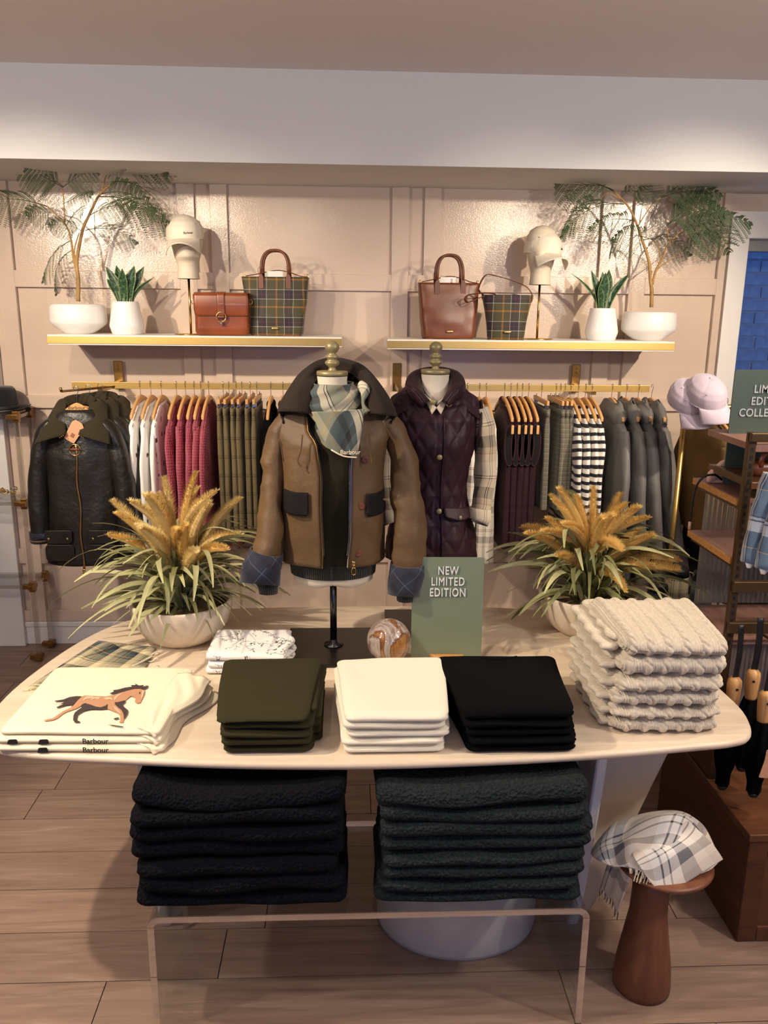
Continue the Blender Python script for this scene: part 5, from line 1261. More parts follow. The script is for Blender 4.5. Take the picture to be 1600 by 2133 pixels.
# white sketch-print shirts
wsx = [tpx(430, 1408), tpx(595, 1402)]
zz = TZ
def _sk():
    tt = NT('horse_sketch'); v = tt.uv(); n = tt.n('ShaderNodeTexVoronoi', feature='DISTANCE_TO_EDGE'); n.inputs['Scale'].default_value = 26
    w_ = tt.n('ShaderNodeVectorMath', operation='ADD'); tt.l(v, w_.inputs[0]); nn = tt.n('ShaderNodeTexNoise'); nn.inputs['Scale'].default_value = 45; tt.l(v, nn.inputs['Vector'])
    sc_ = tt.n('ShaderNodeVectorMath', operation='SCALE'); tt.l(nn.outputs['Color'], sc_.inputs[0]); sc_.inputs['Scale'].default_value = .05; tt.l(sc_.outputs[0], w_.inputs[1]); tt.l(w_.outputs[0], n.inputs['Vector'])
    line = tt.math('LESS_THAN', n.outputs['Distance'], .028); zone = tt.math('GREATER_THAN', tt.noise(v, 16, 1), .5)
    tt.base(tt.mix(tt.math('MULTIPLY', line, zone), rgb(240, 238, 234), rgb(86, 84, 84))); return tt.set(.8, 0, .3)
M_sketch = _sk()
wlab = ['white shirt with grey horse sketches, bottom of three by the olive stack', 'white shirt with grey horse sketches, middle of three by the olive stack', 'white shirt with grey horse sketches, top of three by the olive stack']
zz = TZ+.0005
for i in range(3):
    h = [.020, .022, .024][i]; a_, b_ = tpx(428, 1410), tpx(600, 1400); w_ = (b_-a_).length*1.0
    o = mk('sketch_shirt', rbox(w_, .20, h, .016, 24, 18, 6, None, foldnoise(60+i, .006, h, .01)), M_sketch, None, loc=((a_.x+b_.x)/2+[0, .004, 0][i], a_.y+.105, zz), rot=(0, 0, -.04))
    tag(o, wlab[i], 'shirt', 'white sketch shirts'); mk('collar_fold', tube(spline([(w_/2-.03, -.06, h*.6), (w_/2-.005, -.02, h*.8), (w_/2+.004, .03, h*.6), (w_/2-.02, .07, h*.5)], 14), (.010, h*.35), 8), M_sketch, o); zz += h*.97

# ------------------------------------------------------------------ onyx sphere and counter sign
c = onZ(811, 1388, TZ); t = mk('onyx_sphere', lathe([(0, 0)]+[(.0665*sin(a), .0665-.0665*cos(a)) for a in [PI*i/36 for i in range(1, 36)]]+[(0, .133)], 64), M_onyx, None, loc=(c.x, c.y+.035, TZ+.0005), rot=(0, 0, .4))
tag(t, 'polished brown banded onyx sphere beside the green sign', 'ornament')
sg = onZ(932, 1385, TZ); t = thing('counter_sign', 'small green sign reading NEW LIMITED EDITION on wooden foot', 'sign', (sg.x, sg.y+.03, TZ), -.03)
hb = [(.055*cos(a), -.035*sin(a)) for a in [PI*i/20 for i in range(21)]]
mk('wooden_foot', xf(prism(hb[::-1], 0, .022), (0, .012, 0)), M_oak, t, bevel=.003)
a, b = onY(860, 1164, sg.y+.03), onY(1010, 1168, sg.y+.03); c0 = onY(857, 1356, sg.y+.03)
W2 = (b.x-a.x)/2; HT = a.z-TZ
pn = mk('panel', xf(ribbon(rounded([(-W2, .012), (W2, .012), (W2, HT), (-W2, HT)][::1], .004, 3), .004), ((a.x+b.x)/2-sg.x-.0, .0, 0), (-.05, 0, 0)), M_sign, t, False)
for i, s in enumerate(('NEW', 'LIMITED', 'EDITION')):
    mk('lettering', xf(upright(text(s, .036, .0016, space=1.12)), ((a.x+b.x)/2-sg.x, -.0046+(HT-.052-.0335*i)*.05, HT-.052-.0335*i), (-.05, 0, 0), (.70, 1, 1)), M_letter, pn, False)

# ------------------------------------------------------------------ grass planters
def blade_mesh(seed):
    r = random.Random(seed); L = r.uniform(.20, .30); reach = r.uniform(.12, .24); up = r.uniform(.10, .2) if seed % 3 else r.uniform(.03, .07); w = r.uniform(.0055, .009)
    tw = r.uniform(-.5, .5)
    def c(t): return Vector((reach*t**1.3, .03*tw*t*t, up*2.1*t*(1-.62*t)-(.05*t**3)))
    def fn(u, v):
        p = c(v); ww = w*(sin(PI*(.12+.86*v))**.6); s = (u-.5)*2; return (p.x, p.y+s*ww*cos(tw*v*2), p.z+s*ww*sin(tw*v*2)+.0015*abs(s))
    return grid(fn, 2, 12)
BL = []
for i in range(14):
    o = mk('bl', blade_mesh(i), M_blade); BL.append(o.data); bpy.data.objects.remove(o)
BL2 = []
for d in BL: d2 = d.copy(); d2.materials.clear(); d2.materials.append(M_blade2); BL2.append(d2)
def plume_mesh(seed, L=.13, R=.023):
    r = random.Random(seed); V, F = [], []; bend = r.uniform(.15, .55)
    def c(t): return Vector((L*bend*t*t, 0, L*t*(1-.25*bend*t)))
    core = tube([c(i/10) for i in range(11)], [R*.42*(sin(PI*(.1+.86*i/10))**.6) for i in range(11)], 7); V += core[0]; F += core[1]
    for k in range(1150):
        t = r.random(); a = r.random()*2*PI; p = c(t); rr = R*(sin(PI*(.08+.84*t))**.38)*r.uniform(.75, 1.15)
        d = Vector((cos(a), sin(a), .55+.5*t)); d.normalize(); s_ = Vector((-sin(a), cos(a), 0))*.0011; b = len(V); q = p+d*rr
        V += [p+d*R*.2-s_, p+d*R*.2+s_, q]; F.append((b, b+1, b+2))
    return (V, F, None)
PLM = []
for i in range(5):
    o = mk('pl', plume_mesh(i, [.15, .17, .14, .16, .13][i]), M_plume, smooth=False); PLM.append(o.data); bpy.data.objects.remove(o)
PL2 = []
for d in PLM: d2 = d.copy(); d2.materials.clear(); d2.materials.append(M_plume2); PL2.append(d2)
def planter(pos, lab, seed, blades, plumes, dark):
    t = thing('grass_planter', lab, 'planter', pos, 0, 'ornamental grass planters'); r = random.Random(seed)
    mk('bowl', lathe([(0, 0), (.088, 0), (.098, .003), (.122, .022), (.145, .058), (.157, .10), (.1605, .128), (.158, .1325), (.153, .1335), (.149, .130), (.145, .112), (.143, .10)], 64), M_bowl, t)
    mk('gravel', lathe([(0, .108), (.06, .109), (.1445, .104)], 40), M_soil, t)
    for k in range(46):
        a = r.random()*2*PI; q = r.random()**.5*.05; g = Vector((q*cos(a), q*sin(a), .105)); h = r.uniform(.16, .26); e = g+Vector((cos(a)*.03, sin(a)*.03, h))
        mk('stem', tube([g, g.lerp(e, .5), e], .0012, 4, False), M_blade2, t)
    for k in range(blades):
        a = 2*PI*k/blades*5.03+r.uniform(-.25, .25); q = r.uniform(.01, .06); lev = r.random()
        o = bpy.data.objects.new('leaf', r.choice(BL2 if r.random() < dark else BL)); COL.objects.link(o); o.parent = t
        o.location = (q*cos(a), q*sin(a), .105+.10*lev*r.random()); o.rotation_euler = (r.uniform(-.3, .3), r.uniform(-.5, .22), a); s = r.uniform(.95, 1.5); o.scale = (s, s*1.0, s)
    for k, (az, tilt, z, q, v) in enumerate(plumes):
        o = bpy.data.objects.new('plume', (PL2 if k % 3 == 1 or dark > .5 else PLM)[v]); COL.objects.link(o); o.parent = t
        o.location = (q*cos(az), q*sin(az), z); o.rotation_euler = (0, tilt, az); sc_ = r.uniform(1.1, 1.4); o.scale = (sc_,)*3
        g = Vector((q*.4*cos(az), q*.4*sin(az), .105)); e = Vector(o.location); mk('plume_stalk', tube([g, (g+e)/2+Vector((0, 0, .01)), e+Vector((0, 0, .006))], .0014, 4, False), M_blade, t)
    return t
random.seed(12); r = random.Random(5)
pls = [(2*PI*k/26*3.01+r.uniform(-.3, .3), .1+.55*(k/26)+r.uniform(-.12, .12), .325-.07*(k/26)+r.uniform(-.025, .02), .015+.07*(k/26), k % 5) for k in range(26)]
pl_ = onZ(372, 1346, TZ); planter((pl_.x, pl_.y+.075, TZ), 'cream bowl of ornamental grass with pale golden plumes at the left', 3, 165, pls, .15)
r = random.Random(9)
pls = [(2*PI*k/26*3.01+r.uniform(-.3, .3)+.4, .2+.85*(k/26)+r.uniform(-.1, .15), .31-.07*(k/26)+r.uniform(-.03, .025), .015+.07*(k/26), (k+2) % 5) for k in range(26)]
pr_ = onZ(1243, 1342, TZ); planter((pr_.x+.0, pr_.y+.13, TZ), 'cream bowl of ornamental grass with ochre plumes behind the cable sweaters', 8, 170, pls, .62)

# ------------------------------------------------------------------ acrylic waterfall table and the fleece stacks
AX0, AX1, AYF, AYB, AZ = -.478, .588, 1.668, 2.03, .345
t = thing('acrylic_table', 'clear acrylic waterfall table under the wooden display table', 'table', ((AX0+AX1)/2, (AYF+AYB)/2, 0))
cx, cy = t.location.x, t.location.y; th = .016; rr = .03
def prof(o):
    x0, x1, z1, q = AX0+o-cx, AX1-o-cx, AZ-o, max(.004, rr-o); P = [(x0, 0)]
    for i in range(7): a = PI-PI/2*i/6; P.append((x0+q+q*cos(a), z1-q+q*sin(a)))
    for i in range(7): a = PI/2-PI/2*i/6; P.append((x1-q+q*cos(a), z1-q+q*sin(a)))
    P.append((x1, 0)); return P
po, pi_ = prof(0), prof(th); n = len(po); V, F = [], []
for y in (AYF-cy, AYB-cy):
    for P in (po, pi_): V += [(x, y, z) for x, z in P]
for k in range(n-1):
    F.append((k, k+1, 2*n+k+1, 2*n+k)); F.append((n+k, 3*n+k, 3*n+k+1, n+k+1))
mk('sheet', (V, F, None), M_acr, t)
for y, nm in ((AYF-cy, 'front_edge'), (AYB-cy, 'back_edge')):
    V = [(x, y-.001, z) for x, z in po]+[(x, y-.001, z) for x, z in pi_]+[(x, y+.003, z) for x, z in po]+[(x, y+.003, z) for x, z in pi_]
    F = [(k, k+1, n+k+1, n+k) for k in range(n-1)]+[(2*n+k, 3*n+k, 3*n+k+1, 2*n+k+1) for k in range(n-1)]
    mk(nm, (V, F, None), M_acre, t)
def bow(o, w, amp): pass
nf = stack('fleece_jacket', POS('folded navy sherpa fleece', 'navy fleece stack'), 'navy fleeces on the acrylic table', 'fleece', -.505, .0, 1.685, .30, 7, [.043, .047, .045, .050, .046, .045, .062], M_navyf, 11, z0=AZ, amp=.017, r=.034, jit=.011, wv=.03, dips={6: .030}, nx=40, ny=20, nzz=10)
gf = stack('fleece_jacket', POS('folded dark green sherpa fleece', 'green fleece stack'), 'dark green fleeces on the acrylic table', 'fleece', .07, .58, 1.685, .30, 8, [.035, .036, .036, .038, .038, .042, .043, .072], M_greenf, 13, z0=AZ, amp=.015, r=.034, jit=.011, wv=.03, dips={7: .022}, nx=40, ny=20, nzz=10)

# ------------------------------------------------------------------ mushroom stool with a scarf
sb = onZ(1338, 2060, 0); SX, SY_ = .785, 1.79
t = thing('pedestal_stool', 'round reddish wooden pedestal stool at lower right', 'stool', (SX, SY_, 0))
ztop = .385
mk('cone', lathe([(0, 0), (.066, 0), (.074, .003), (.075, .02), (.070, .08), (.058, .16), (.048, .23), (.046, .29), (.047, ztop-.014)], 48), M_red, t)
tx_ = onY(1383, 1815, SY_).x-SX
mk('seat', xf(lathe([(.02, ztop-.02), (.09, ztop-.018), (.118, ztop-.010), (.1235, ztop-.003), (.122, ztop+.002), (.115, ztop+.004), (0, ztop+.004)], 56), (.025, 0, 0)), M_red, t)
t = thing('plaid_stole', 'cream blue and black checked fringed scarf heaped on the wooden stool', 'scarf', (SX+.03, SY_, ztop+.004))
NET = [[(1236, 1765, 1.86), (1300, 1708, 1.88), (1415, 1690, 1.88), (1485, 1757, 1.86)], [(1232, 1782, 1.81), (1300, 1722, 1.81), (1425, 1700, 1.81), (1496, 1778, 1.81)], [(1262, 1800, 1.76), (1325, 1770, 1.75), (1425, 1752, 1.74), (1503, 1790, 1.77)], [(1300, 1806, 1.73), (1335, 1815, 1.71), (1390, 1850, 1.70), (1480, 1812, 1.73)]]
NET = [[onY(*q)-Vector(t.location) for q in row] for row in NET]
def stole(u, v):
    rows = [spline(row, 30)[int(u*30+.5)] for row in NET]; p = spline(rows, 24)[int(v*24+.5)]
    e = min(1, 6*min(u, 1-u, v, 1-v)); p.z += e*(.020*(abs(sin(u*5+v*4))-.6)+.014*(abs(sin(v*7-u*4+1))-.6)+.016*nz(u*5, v*5, 3)); p.z = max(p.z, .003) if (p.x**2+p.y**2) < .013 else p.z; return p
mk('heap', grid(stole, 30, 24, uvs=lambda u, v: (u*.34+.10*v, v*.26-.06*u)), M_stole, t, solid=.003, subd=1)
N2 = [[(1312, 1782, 1.752), (1372, 1757, 1.76), (1428, 1716, 1.775)], [(1322, 1803, 1.72), (1392, 1782, 1.725), (1478, 1762, 1.75)], [(1340, 1826, 1.703), (1394, 1862, 1.692), (1504, 1794, 1.74)]]
N2 = [[onY(*q)-Vector(t.location)+Vector((0, -.006, .012)) for q in row] for row in N2]
mk('front_fold', grid(lambda u, v: spline([spline(row, 24)[int(u*24+.5)] for row in N2], 18)[int(v*18+.5)]+Vector((0, 0, .004*sin(u*7+v*3))), 24, 18, uvs=lambda u, v: (u*.2-.03*v+.02, v*.15+.07*u)), M_stole, t, solid=.004, subd=1)
def stole2(u, v): return tuple(stole(.08+.84*u, 1))
def tail(u, v):
    x = -.085-.045*v-.03*u*(1-v*.3); y = -.06+.085*u+.01*v; z = .045+.012*sin(PI*u)-.165*v**1.4+.006*sin(u*14+v*3)
    return (x, y, z)
mk('hanging_tail', grid(tail, 22, 24, uvs=lambda u, v: (u*.1, v*.2)), M_stole, t, solid=.003)
for k in range(22):
    p = Vector(tail(k/21, 1)); mk('fringe', tube([p, p+Vector((.002*sin(k), 0, -.012)), p+Vector((.004*sin(k*2.1), .002, -.024))], .0012, 4, False), M_cream if k % 3 else M_ink, t)
for k in range(10):
    p = Vector((-.095+.006*k, -.070-.003*(k % 3), .030-.001*k)); mk('fringe', tube([p, p+Vector((-.012, -.012, -.012)), p+Vector((-.018, -.018, -.028))], .0012, 4, False), M_cream, t)
for k in range(7):
    p = Vector(stole2(.1+.12*k, 1)); mk('fringe', tube([p, p+Vector((0, -.004, -.012))], .004, 5), M_cream, t)
# ------------------------------------------------------------------ right-hand fixture
FX = 1.112
t = thing('oak_plinth', 'dark stained oak plinth cabinet at lower right', 'cabinet', (FX, 1.93, 0)); W_, D_, HH = .7, .62, .354
mk('carcass', box(.012, W_, .012, D_, 0, HH-.022), M_walnut, t, False)
tp = mk('top', box(-.006, W_, -.008, D_, HH-.022, HH), M_walnut2, t, False, bevel=.003)
for a, b, c, d in ((0, .055, 0, HH-.022), (W_-.055, W_, 0, HH-.022)): mk('stile', box(a, b, -.002, .014, c, d), M_walnut, t, False, bevel=.003)
for c, d in ((0, .05), (HH-.075, HH-.022)): mk('rail', box(.055, W_-.055, -.002, .014, c, d), M_walnut2, t, False, bevel=.003)
mk('front_panel', box(.055, W_-.055, .006, .014, .05, HH-.075), M_walnut2, t, False)
mk('side_panel', box(0, .013, .012, D_, 0, HH-.022), M_walnut, t, False, bevel=.002)
rs = mk('riser', box(.05, .54, .345, D_-.045, HH, HH+.05), M_walnut2, t, False, bevel=.003)
t = thing('display_tower', 'bronze and wood display tower with reeded glass panels', 'shelving', (FX, 2.2, HH)); Zr = lambda z: z-HH
for x, y in ((0, 0), (.56, 0), (.56, .31)):
    ps = mk('post', box(x, x+.024, y, y+.02, 0, Zr(1.43)), M_bronze, t, False, bevel=.002)
    if y == 0 and x == 0:
        for k in range(26): mk('slot', box(.008, .016, -.0008, .0, Zr(.80)+k*.023, Zr(.80)+k*.023+.013), M_blackp, ps, False)
mk('gable_panel', box(.002, .02, .02, .31, .0, Zr(.72)), M_walnut, t, False)
for z0, z1 in ((1.405, 1.43), (.965, .998), (.838, .872)): mk('crossbar', box(.0, .584, -.012, .008, Zr(z0), Zr(z1)), M_bronze, t, False, bevel=.002)
for z0, z1 in ((1.28, 1.30),): mk('side_bar', box(.002, .016, .02, .2, Zr(z0), Zr(z1)), M_bronze, t, False, bevel=.002)
mk('top_shelf', box(.02, .57, .0, .31, Zr(1.375), Zr(1.395)), M_shelfw, t, False, bevel=.002)
mk('inner_tray', box(.02, .57, -.004, .28, Zr(1.27), Zr(1.29)), M_walnut2, t, False, bevel=.002)
for z in (1.235, 1.06, .80):
    sh = mk('shelf', box(.004, .56, .03, .335, Zr(z-.014), Zr(z)), M_shelfw, t, False, bevel=.002)
    mk('edge_band', box(.0, .0045, .03, .336, Zr(z-.020), Zr(z-.001)), M_oak, sh, False)
    mk('bracket', box(.012, .02, .02, .33, Zr(z-.034), Zr(z-.020)), M_bronze, sh, False)
def reed(x0, x1, z0, z1, y):
    n = int((x1-x0)/.004); return grid(lambda u, v: (x0+(x1-x0)*u, y-.004*abs(sin(PI*(x1-x0)*u/.016)), z0+(z1-z0)*v), n, 1)
for z0, z1 in ((.40, .80), (.82, 1.05), (1.07, 1.22)): mk('reeded_pane', reed(.03, .56, Zr(z0), Zr(z1), .30), M_reed, t)
for z in (.845, ):
    for x in (.09, .2, .32): mk('hang_arm', tube([(x, -.01, Zr(z)), (x+.02, -.13, Zr(z)-.006)], .004, 6), M_bronze, t)
# umbrellas hung by their straps
def umbrella(pos, rz, lab, hlen, tagged):
    t = thing('umbrella', lab, 'umbrella', pos, rz, 'black umbrellas with wooden handles')
    mk('strap', tube(spline([(0, 0, .17), (.004, 0, .08), (0, 0, 0)], 10), (.009, .002), 6, ref=(1, 0, 0)), M_blackp, t)
    hd = mk('handle', lathe([(0, .012), (.012, .010), (.019, .002), (.0205, -.012), (.0185, -.05), (.0165, -.075), (.015, -.082), (0, -.083)], 24), M_hang, t)
    mk('hole', xf(lathe([(0, 0), (.004, 0), (.004, .001), (0, .001)], 12), (-.003, -.0202, -.018), (PI/2, 0, 0)), M_blackp, hd)
    def fn(u, v):
        a = 2*PI*u; r = (.018+.016*sin(PI*min(1, v*1.15)))*(1+.14*sin(6*a+v*3)); return (r*cos(a), r*sin(a), -.08-hlen*v)
    mk('folded_canopy', grid(fn, 48, 20, True), M_blackk, t)
    mk('ferrule', lathe([(.018, -.08-hlen), (.012, -.095-hlen), (0, -.096-hlen)], 14), M_blackp, t)
    if tagged:
        mk('string', tube(spline([(.0, -.03, .02), (.012, -.04, -.06), (.010, -.045, -.15)], 12), .0012, 4), M_paper, t)
        tg = mk('swing_tag', xf(ribbon(rounded([(-.022, -.055), (.022, -.055), (.024, -.02), (.02, .02), (.018, .03), (-.02, .03), (-.018, 0)], .003, 2), .0015), (.012, -.046, -.175), (0, .12, 0)), M_kraft, t, False)
        mk('tag_stamp', xf(lathe([(.004, 0), (.003, .0004), (.002, .0004)], 12), (.02, -.0472, -.215), (PI/2, 0, 0)), M_paper, tg, False)
    return t
p = onY(1532, 1410, 2.1); umbrella((p.x, 2.1, p.z-.012), .1, 'black folded umbrella with wooden handle closest to the cable sweaters', .25, False)
p = onY(1578, 1400, 2.12); umbrella((p.x, 2.14, p.z-.012), -.2, 'black folded umbrella with wooden handle behind the tagged one', .22, False)
p = onY(1590, 1432, 2.04); umbrella((p.x, 2.02, p.z-.012), .0, 'black folded umbrella with kraft tag on white string', .22, True)
# plaid rolled throws hung on the tower
for i, (x0, y0, x1, y1, w_) in enumerate(((1608, 985, 1562, 1172, .03), (1640, 1010, 1592, 1185, .032))):
    a, b = onY(x0, y0, 2.12-.03*i), onY(x1, y1, 2.10-.03*i); t = thing('plaid_umbrella', ['blue plaid furled umbrella with pale tip hanging on the tower', 'blue plaid furled umbrella cut off by the right edge'][i], 'umbrella', b, 0, 'blue plaid furled umbrellas')
    d = a-b; P = [d*(k/14) for k in range(15)]; m = tube(P, [(w_*(.75+.25*sin(PI*(.15+.8*k/14))), .02) for k in range(15)], 20, ref=(1, 0, 0))
    V = [Vector(v)+Vector((0, -.004*sin(12*v[0]/.03), 0)) for v in m[0]]; mk('cloth', (V, m[1], m[2]), M_bluepl, t)
    mk('tip', tube([Vector((0, 0, 0)), -d.normalized()*.015], [(.014, .012), (.005, .005)], 12), M_paper, t)
# leather bag inside the tower top
p = onY(1598, 985, 2.24); t = thing('leather_bag', 'brown leather bag with round handle inside the display tower', 'handbag', (p.x+.05, 2.30, 1.29))
mk('body', rbox(.16, .07, .045, .02, 14, 8, 6), M_leather2, t); mk('handle', handle((-.055, -.03, .03), (.03, -.03, .03), .045, .008), M_leather, t)
# tall sign on the upper shelf
p0, p1 = onY(1533, 770, 2.42), onY(1508, 990, 2.42); HT = p0.z-1.236; Wd = .235
t = thing('shelf_sign', 'tall green sign reading LIMITED EDITION COLLECTION cut by the right edge', 'sign', (p0.x+Wd/2-.002, 2.42, 1.236), 0)
pn = mk('panel', ribbon(rounded([(-Wd/2, .002), (Wd/2, .002), (Wd/2, HT), (-Wd/2, HT)], .008, 3), .005), pm('forest_panel', (72, 86, 78), .4), t, False)
mk('foot', box(-.05, .05, -.018, .03, 0, .012), M_oak, t, False, bevel=.003)
for i, s in enumerate(('LIMITED', 'EDITION', 'COLLECTION')):
    q = onY(1533, [818, 838, 863][i]-.0, 2.42); mk('lettering', xf(upright(text(s, .034, .0012, space=1.05, bold=.0004)), (0, -.0042, [HT-.068, HT-.104, HT-.139][i]), None, (.86, 1, 1)), pm('grey_letters', (176, 182, 184), .4), pn, False)
# pouch and cord on the upper shelf
p = onY(1498, 948, 2.47); t = thing('blush_pouch', 'pale pink leather pouch with gold snap on the wooden shelf', 'pouch', (p.x+.012, 2.45, 1.2355), 0)
mk('body', xf(ribbon(rounded([(-.05, 0), (.05, 0), (.05, .085), (-.01, .07), (-.05, .03)], .006, 2), .02), (0, 0, 0)), pm('blush_leather', (226, 184, 166), .5), t, bevel=.004)
mk('snap', xf(lathe([(0, 0), (.005, 0), (.004, .003), (0, .003)], 12), (-.034, -.0105, .028), (PI/2, 0, 0)), M_brass2, t)
mk('cord', tube(spline([(-.01, -.012, .012), (-.04, -.03, .03), (-.075, -.03, .025), (-.095, -.02, -.02), (-.10, -.02, -.12)], 24), .0035, 7), M_blackp, t)
mk('cord_end', tube([(-.10, -.02, -.12), (-.10, -.02, -.145)], .005, 8), pm('cord_tip', (196, 160, 146), .5), t)
# bench behind the planter with plaid flasks
bz = onY(1450, 1300, 2.85).z; bx = onY(1350, 1290, 2.85).x
t = thing('wooden_bench', 'low wooden bench behind the grass planter', 'bench', (bx, 2.75, 0))
mk('top', box(0, .5, 0, .3, bz-.03, bz), M_shelfw, t, False, bevel=.003)
for x in (.02, .44):
    for y in (.02, .24): mk('leg', box(x, x+.04, y, y+.04, 0, bz-.03), M_walnut, t, False, bevel=.003)
M_fl1 = tartan('flask_blue', [(0, (150, 158, 166)), (.3, (64, 74, 84)), (.55, (92, 104, 106)), (.68, (196, 190, 150)), (.7, (92, 104, 106)), (.85, (64, 74, 84))], None, .11)
M_fl2 = tartan('flask_cream', [(0, (168, 158, 128)), (.3, (36, 34, 32)), (.34, (168, 158, 128)), (.42, (36, 34, 32)), (.46, (168, 158, 128)), (.7, (96, 92, 78)), (.85, (150, 142, 116))], None, .1)
M_fl3 = tartan('flask_navy', [(0, (34, 36, 48)), (.4, (60, 66, 86)), (.5, (34, 36, 48)), (.8, (90, 60, 70)), (.83, (34, 36, 48))], None, .09)
for i, (px, py, r_, mt, lab) in enumerate(((1372, 1212, .040, M_fl3, 'navy tartan flask half hidden by the grass leaves'), (1412, 1180, .046, M_fl2, 'cream and black tartan flask with carrying strap on the bench'), (1466, 1190, .041, M_fl1, 'grey blue tartan flask with black lid on the bench'))):
    p = onY(px, py, 2.85); h = p.z-bz-.002; t = thing('tartan_flask', lab, 'flask', (p.x, 2.85, bz+.001), .3, 'tartan flasks on the bench')
    mk('body', lathe([(0, 0), (r_, 0), (r_+.002, .006), (r_, h*.5), (r_*.93, h-.03)], 32), mt, t)
    mk('lid', lathe([(r_*.95, h-.032), (r_*.93, h-.012), (r_*.84, h-.002), (0, h)], 32), M_blackp, t)
    mk('strap', tube(spline([(r_*.8, -.01, h-.02), (r_+.012, -.02, h-.03), (r_+.024, -.02, h*.6), (r_+.022, -.02, h*.2), (r_, 0, .02)], 22), (.007, .002), 6, ref=(0, 1, 0)), mt, t)

# ------------------------------------------------------------------ brass coat rack by the window with coats and lilac caps
RXX = onY(1420, 930, 3.45).x
t = thing('brass_rack', 'brass tube coat rack beside the window', 'clothes rack', (RXX, 3.45, 0))
mk('upright', tube([(0, 0, 0), (0, 0, 1.36)], .012, 14), M_gold, t); mk('crossbar', tube([(-.0, 0, 1.355), (.62, .10, 1.355)], .011, 12), M_gold, t); mk('upright', tube([(.62, .1, 0), (.62, .1, 1.355)], .012, 14), M_gold, t)
mk('foot', tube([(0, -.18, .012), (0, .2, .012)], .012, 10), M_gold, t)
def rackcoat(dx, lab, mat, ln, seed, rz=.95, hl=None, name='canvas_coat'):
    g = garment(name, lab, 'coat', 'coats on the brass rack', 0, mat, .20, .035, ln, -.085, ln*.82, seed, .06, .048, hem=1.1, fold=.012, sth=.045, neck=.07)
    g.location = (RXX+dx, 3.45+.10*dx/.62, 1.372); g.rotation_euler = (0, 0, rz)
    h = hanger('wooden_hanger', RXX+dx, hl, GH, Y=3.45+.10*dx/.62, z=1.372); h.rotation_euler = (0, 0, rz)
rackcoat(.27, 'dark brown coat on brass rack behind the mustard coats', pm('brown_canvas', (56, 44, 28), .8), .62, 81, .1, 'wooden hanger of the dark brown coat on the brass rack')
rackcoat(.12, 'mustard canvas coat on brass rack, first from the left', M_must, .48, 82, .12, 'wooden hanger of the first mustard coat')
rackcoat(.19, 'mustard canvas coat on brass rack, second from the left', M_must, .48, 83, .15, 'wooden hanger of the second mustard coat')
rackcoat(.32, 'olive waxed coat on brass rack behind the wooden shelves', M_wax, .84, 84, .75, 'wooden hanger of the olive waxed coat', 'waxed_coat')
rackcoat(.42, 'lilac shirt on brass rack under the lilac caps', M_capl, .3, 85, .5, 'wooden hanger of the lilac shirt', 'lilac_shirt')
# lilac caps hanging over the end of the rack
p = onY(1448, 812, 3.30)
c1 = cap((p.x-.012, 3.34, p.z-.055), .2, 'lilac suede baseball cap lower and behind', M_capl, False, (.55, -.25), 'lilac caps on the brass rack')
c2 = cap((p.x+.03, 3.27, p.z-.03), .3, 'lilac suede baseball cap in front on the brass rack', M_capl, False, (.5, -.25), 'lilac caps on the brass rack')
for c_ in (c1, c2): c_.scale = (.9,)*3
mk('cap_peg', tube([(-.0, 0, 1.3), (.03, -.1, 1.33), (.06, -.18, 1.36)], .004, 6), M_brass, t)

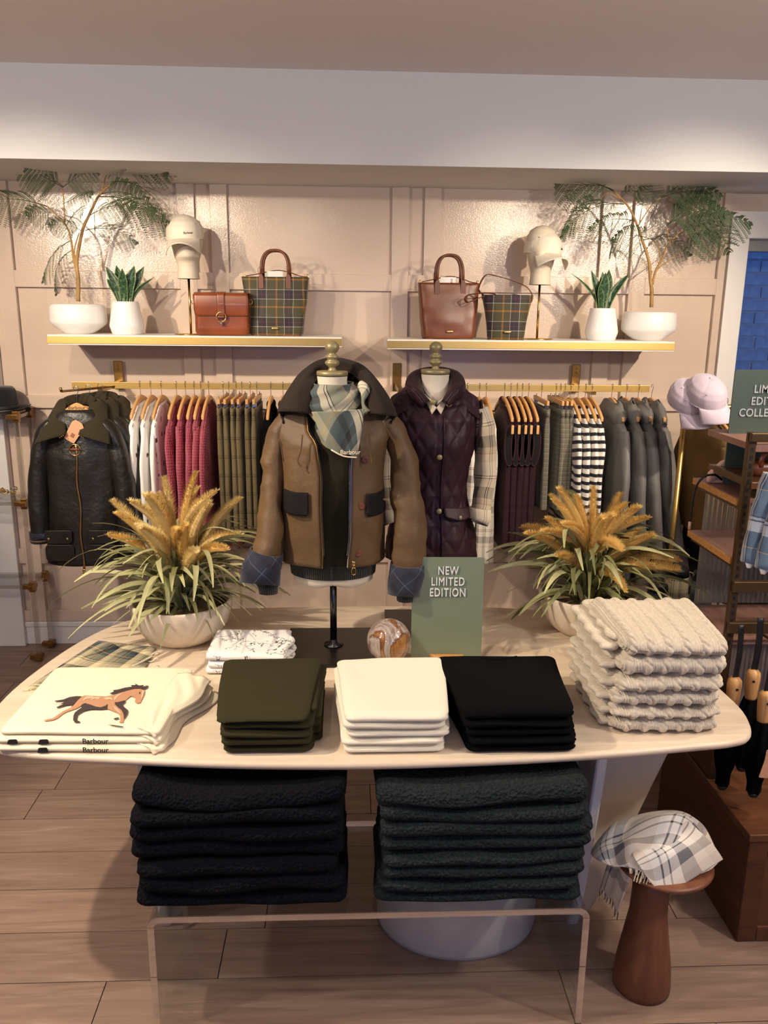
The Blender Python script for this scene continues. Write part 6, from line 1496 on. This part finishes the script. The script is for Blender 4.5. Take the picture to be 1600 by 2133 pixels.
# ------------------------------------------------------------------ clear etagere at the far left with a felt hat
EX = -1.566; EYF, EYB = 3.92, 4.09
zs_ = [onY(26, 868, EYF).z, onY(42, 1049, EYF).z, onY(62, 1222, EYF).z, .02]
t = thing('acrylic_etagere', 'clear acrylic shelf unit with brass corner joints at far left', 'shelving', (EX, EYF, 0))
mm = .011
for x in (0, -.75):
    for y in (0, EYB-EYF):
        mk('post', box(x-mm, x+mm, y-mm, y+mm, 0, zs_[0]), M_acrp, t, False, bevel=.002)
        for z in zs_:
            h = .026 if z > .1 else .02
            j = mk('brass_joint', box(x-mm-.003, x+mm+.003, y-mm-.003, y+mm+.003, z-h, z+h), M_brass, t, False, bevel=.002)
            mk('joint_arm', merge(box(x-mm-.035, x+mm+.0, y-mm-.002, y+mm+.002, z-mm, z+mm) if x == 0 else box(x, x+mm+.035, y-mm-.002, y+mm+.002, z-mm, z+mm), box(x-mm-.002, x+mm+.002, y-.03, y+.03, z-mm, z+mm)), M_brass, j, False, bevel=.001)
for z in zs_[:3]:
    mk('shelf', box(-.75, 0, 0, EYB-EYF, z+.012, z+.020), M_acr, t, False)
    for y in (0, EYB-EYF): mk('rail', box(-.75, 0, y-.008, y+.008, z-.008, z+.008), M_acrp, t, False)
    mk('rail', box(-.008, .008, 0, EYB-EYF, z-.008, z+.008), M_acrp, t, False)
p = onY(4, 842, 4.0); t = thing('felt_hat', 'black felt wide brimmed hat on the acrylic shelf unit', 'hat', (EX-.105, 4.005, zs_[0]+.021), .1)
def brim(u, v): a = 2*PI*u; r = .085+.062*v; return (r*cos(a)*.95, r*sin(a)*1.05*.9, .004+.010*v*v+.012*v*cos(2*a)*v)
mk('brim', grid(brim, 48, 6, True), M_felt, t, solid=.003)
mk('crown', lathe([(.086, .004), (.087, .03), (.084, .07), (.078, .098), (.066, .112), (.04, .105), (.015, .098), (0, .097)], 40, sx=.95, sy=1.0), M_felt, t)
mk('band', lathe([(.0875, .006), (.0885, .012), (.0885, .022), (.0875, .024)], 40, sx=.955, sy=1.005), pm('hat_band', (40, 36, 34), .5), t)
p = onY(14, 1030, 4.0); t = thing('jewellery', 'small heap of silver and gold chains on the acrylic shelf', 'jewellery', (p.x, 3.99, zs_[1]+.0205))
r = random.Random(2)
for k in range(7):
    c = Vector((r.uniform(-.05, .03), r.uniform(-.03, .03), .006+.004*k)); q = r.uniform(.01, .022); mk('chain', tube([c+Vector((q*cos(a), q*sin(a)*.7, .006*sin(a*2+k)+.008)) for a in [2*PI*i/16 for i in range(16)]], .003, 5, closed=True), M_chrome if k % 2 else M_gold, t)
